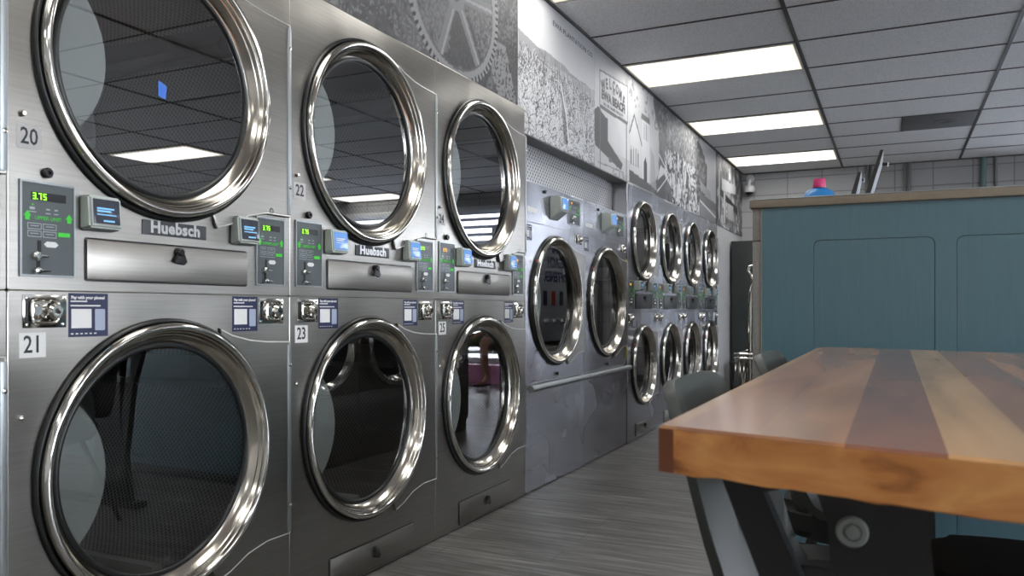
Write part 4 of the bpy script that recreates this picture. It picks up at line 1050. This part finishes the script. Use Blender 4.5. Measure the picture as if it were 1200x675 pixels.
tub_chair(.34, 1.86, PI, 'black-seated tub chair pushed under the right side of the table', .70, .30)

# ------------------------------------------------------------------ washers behind the partition, seen only as reflections in the door glass
def opp(y, label):
    t = thing('front_load_washer', label, 'washing machine', (-.43, y, 0), 'front-loading washers behind the partition', PI)
    W = .725
    bm = bmesh.new(); box(bm, -.75, -.02, 0, W, .0, .095); box(bm, -.75, 0, 0, W, .10, .44, bev=.005); box(bm, -.75, 0, 0, W, .445, 1.305, bev=.005); finish(bm, 'washer_body', M['steel'], t)
    bm = bmesh.new(); lathe(bm, [(.002, .30), (.03, .295), (.045, .275), (.035, .255), (.01, .235)], W/2, .76, 64); d = finish(bm, 'door_ring', M['chrome'], t)
    bm = bmesh.new(); lathe(bm, [(.012, .237), (.02, .15), (.024, 0)], W/2, .76, 48); finish(bm, 'door_window', M['black'], d, smooth=60)
    B('control_strip', M['panel'], t, (.0, .012, .03, W-.03, 1.12, 1.26), bev=.002)
    B('door_handle', M['chrome'], t, (.02, .05, W/2-.32, W/2-.285, .70, .82), bev=.004)
for i, s in enumerate(['nearest the teal partition', 'middle of three', 'last before the soap machine']):
    opp(4.20+.73*i, 'steel front-loading washer behind the partition facing the dryers, '+s)

# ------------------------------------------------------------------ seated person and bench, seen in the glass of dryer 25
t = thing('waiting_bench', 'low bench with pink plinth and dark seat by the back shopfront window', 'bench', (.4, 9.0, 0))
B('plinth', M['pink'], t, (0, 2.2, .30, .50, 0, .24), bev=.004)
B('bench_seat', M['railp'], t, (0, 2.2, .0, .55, .41, .45), bev=.008)
B('bench_leg', M['railp'], t, [(.02, .06, .1, .5, .24, .41), (2.14, 2.18, .1, .5, .24, .41), (.02, .06, .1, .14, 0, .41), (2.14, 2.18, .1, .14, 0, .41), (.02, .06, .32, .48, .24, .41)])
def skinned(name, mat, parent, pts, edges, rad, sub=2, root=0):
    me = bpy.data.meshes.new(name); me.from_pydata(pts, edges, []); me.materials.append(mat)
    o = bpy.data.objects.new(name, me); COL.objects.link(o); o.parent = parent
    sk = o.modifiers.new('skin', 'SKIN'); sk.use_smooth_shade = True
    for i, r in enumerate(rad):
        d = me.skin_vertices[0].data[i]; rr = r if isinstance(r, tuple) else (r, r); d.radius = rr
    me.skin_vertices[0].data[root].use_root = True
    s = o.modifiers.new('sub', 'SUBSURF'); s.levels = sub; s.render_levels = sub
    return o
p = thing('person', 'person in dark shirt and green and grey shorts sitting forward on the bench', 'person', (1.12, 9.05, .04), rz=math.radians(8))
# faces -Y; hips at (0,.08,.53)
pts = [(0, .10, .54), (0, .02, .70), (0, -.08, .86), (0, -.16, .98), (0, -.22, 1.06), (0, -.27, 1.12), (0, -.31, 1.20), (0, -.33, 1.27),
       (-.10, .06, .53), (-.15, -.18, .54), (-.17, -.36, .53), (-.18, -.36, .30), (-.19, -.32, .09), (-.19, -.38, .045), (-.19, -.48, .03),
       (.10, .06, .53), (.15, -.16, .54), (.16, -.34, .53), (.15, -.42, .30), (.14, -.46, .09), (.14, -.52, .045), (.14, -.62, .03),
       (-.17, -.18, 1.00), (-.23, -.20, .82), (-.20, -.36, .66), (-.08, -.44, .60),
       (.17, -.18, 1.00), (.23, -.20, .82), (.20, -.36, .66), (.06, -.45, .60)]
ed = [(0, 1), (1, 2), (2, 3), (3, 4), (4, 5), (5, 6), (6, 7), (0, 8), (8, 9), (9, 10), (10, 11), (11, 12), (12, 13), (13, 14), (0, 15), (15, 16), (16, 17), (17, 18), (18, 19), (19, 20), (20, 21), (3, 22), (22, 23), (23, 24), (24, 25), (3, 26), (26, 27), (27, 28), (28, 29)]
rad = [(.14, .11), (.13, .10), (.14, .10), (.13, .09), .055, .05, .09, .085, .095, .08, .06, .052, .035, .035, .025, .095, .08, .06, .052, .035, .035, .025, .055, .042, .035, .028, .055, .042, .035, .028]
skinned('person_body', M['skin'], p, pts, ed, rad)
skinned('shirt', M['shirt'], p, [(0, .09, .60), (0, .02, .70), (0, -.08, .86), (0, -.16, .985), (-.17, -.18, 1.0), (-.22, -.19, .86), (.17, -.18, 1.0), (.22, -.19, .86)], [(0, 1), (1, 2), (2, 3), (3, 4), (4, 5), (3, 6), (6, 7)], [(.155, .125), (.145, .115), (.155, .115), (.14, .10), .07, .058, .07, .058])
skinned('shorts', M['short_g'], p, [(0, .10, .55), (-.10, .06, .535), (-.15, -.18, .545), (-.165, -.32, .535), (.10, .06, .535), (.15, -.16, .545)], [(0, 1), (1, 2), (2, 3), (0, 4), (4, 5)], [(.155, .12), .108, .095, .082, .108, .095])
skinned('shorts_leg', M['short'], p, [(.12, -.05, .54), (.15, -.2, .545), (.16, -.33, .52), (.157, -.39, .40)], [(0, 1), (1, 2), (2, 3)], [.104, .095, .085, .075])
bm = bmesh.new(); bmesh.ops.create_uvsphere(bm, u_segments=20, v_segments=14, radius=.105); bmesh.ops.scale(bm, vec=(.88, 1, .95), verts=bm.verts)
finish(bm, 'hair', M['hair'], p, (0, -.295, 1.265), smooth=80)
for sx, yy in ((-.19, -.42), (.14, -.55)):
    B('sandal', M['cap'] if sx > 0 else M['shirt'], p, (sx-.045, sx+.045, yy-.13, yy+.12, 0, .022), bev=.006)
# fingers resting together
for hx, hy in ((-.08, -.44), (.06, -.45)):
    for i in range(5):
        a = -.03+.015*i; bm = bmesh.new(); tube(bm, [(hx+a*.9, hy, .60), (hx+a, hy-.04, .585), (hx+a, hy-.06, .56)], [.009, .008, .006], 8); finish(bm, 'finger', M['skin'], p)

# ------------------------------------------------------------------ world, camera, render settings
wd = bpy.data.worlds.new('World'); sc.world = wd; wd.use_nodes = True
bg = wd.node_tree.nodes['Background']; bg.inputs['Color'].default_value = (.94, .96, 1., 1); bg.inputs['Strength'].default_value = 7.5

cam = bpy.data.cameras.new('Camera'); co = bpy.data.objects.new('Camera', cam); COL.objects.link(co)
co.location = (0, 0, H); co.rotation_euler = (PI/2, 0, math.atan2(448.5, 940))
cam.sensor_width = 36; cam.lens = 36*940/1200; cam.shift_y = (362.5-337.5)/1200; cam.clip_start = .02
cam.dof.use_dof = True; cam.dof.focus_distance = 3.2; cam.dof.aperture_fstop = 6.3
sc.camera = co
sc.view_settings.view_transform = 'Standard'; sc.view_settings.look = 'None'; sc.view_settings.gamma = 1; sc.view_settings.use_curve_mapping = False
sc.view_settings.exposure = 1.12
cy = sc.cycles
cy.max_bounces = 10; cy.transparent_max_bounces = 12; cy.glossy_bounces = 5; cy.diffuse_bounces = 4; cy.caustics_reflective = False; cy.caustics_refractive = False; cy.sample_clamp_indirect = 6
try:
    cy.use_denoising = True; cy.denoiser = 'OPENIMAGEDENOISE'
except Exception: pass
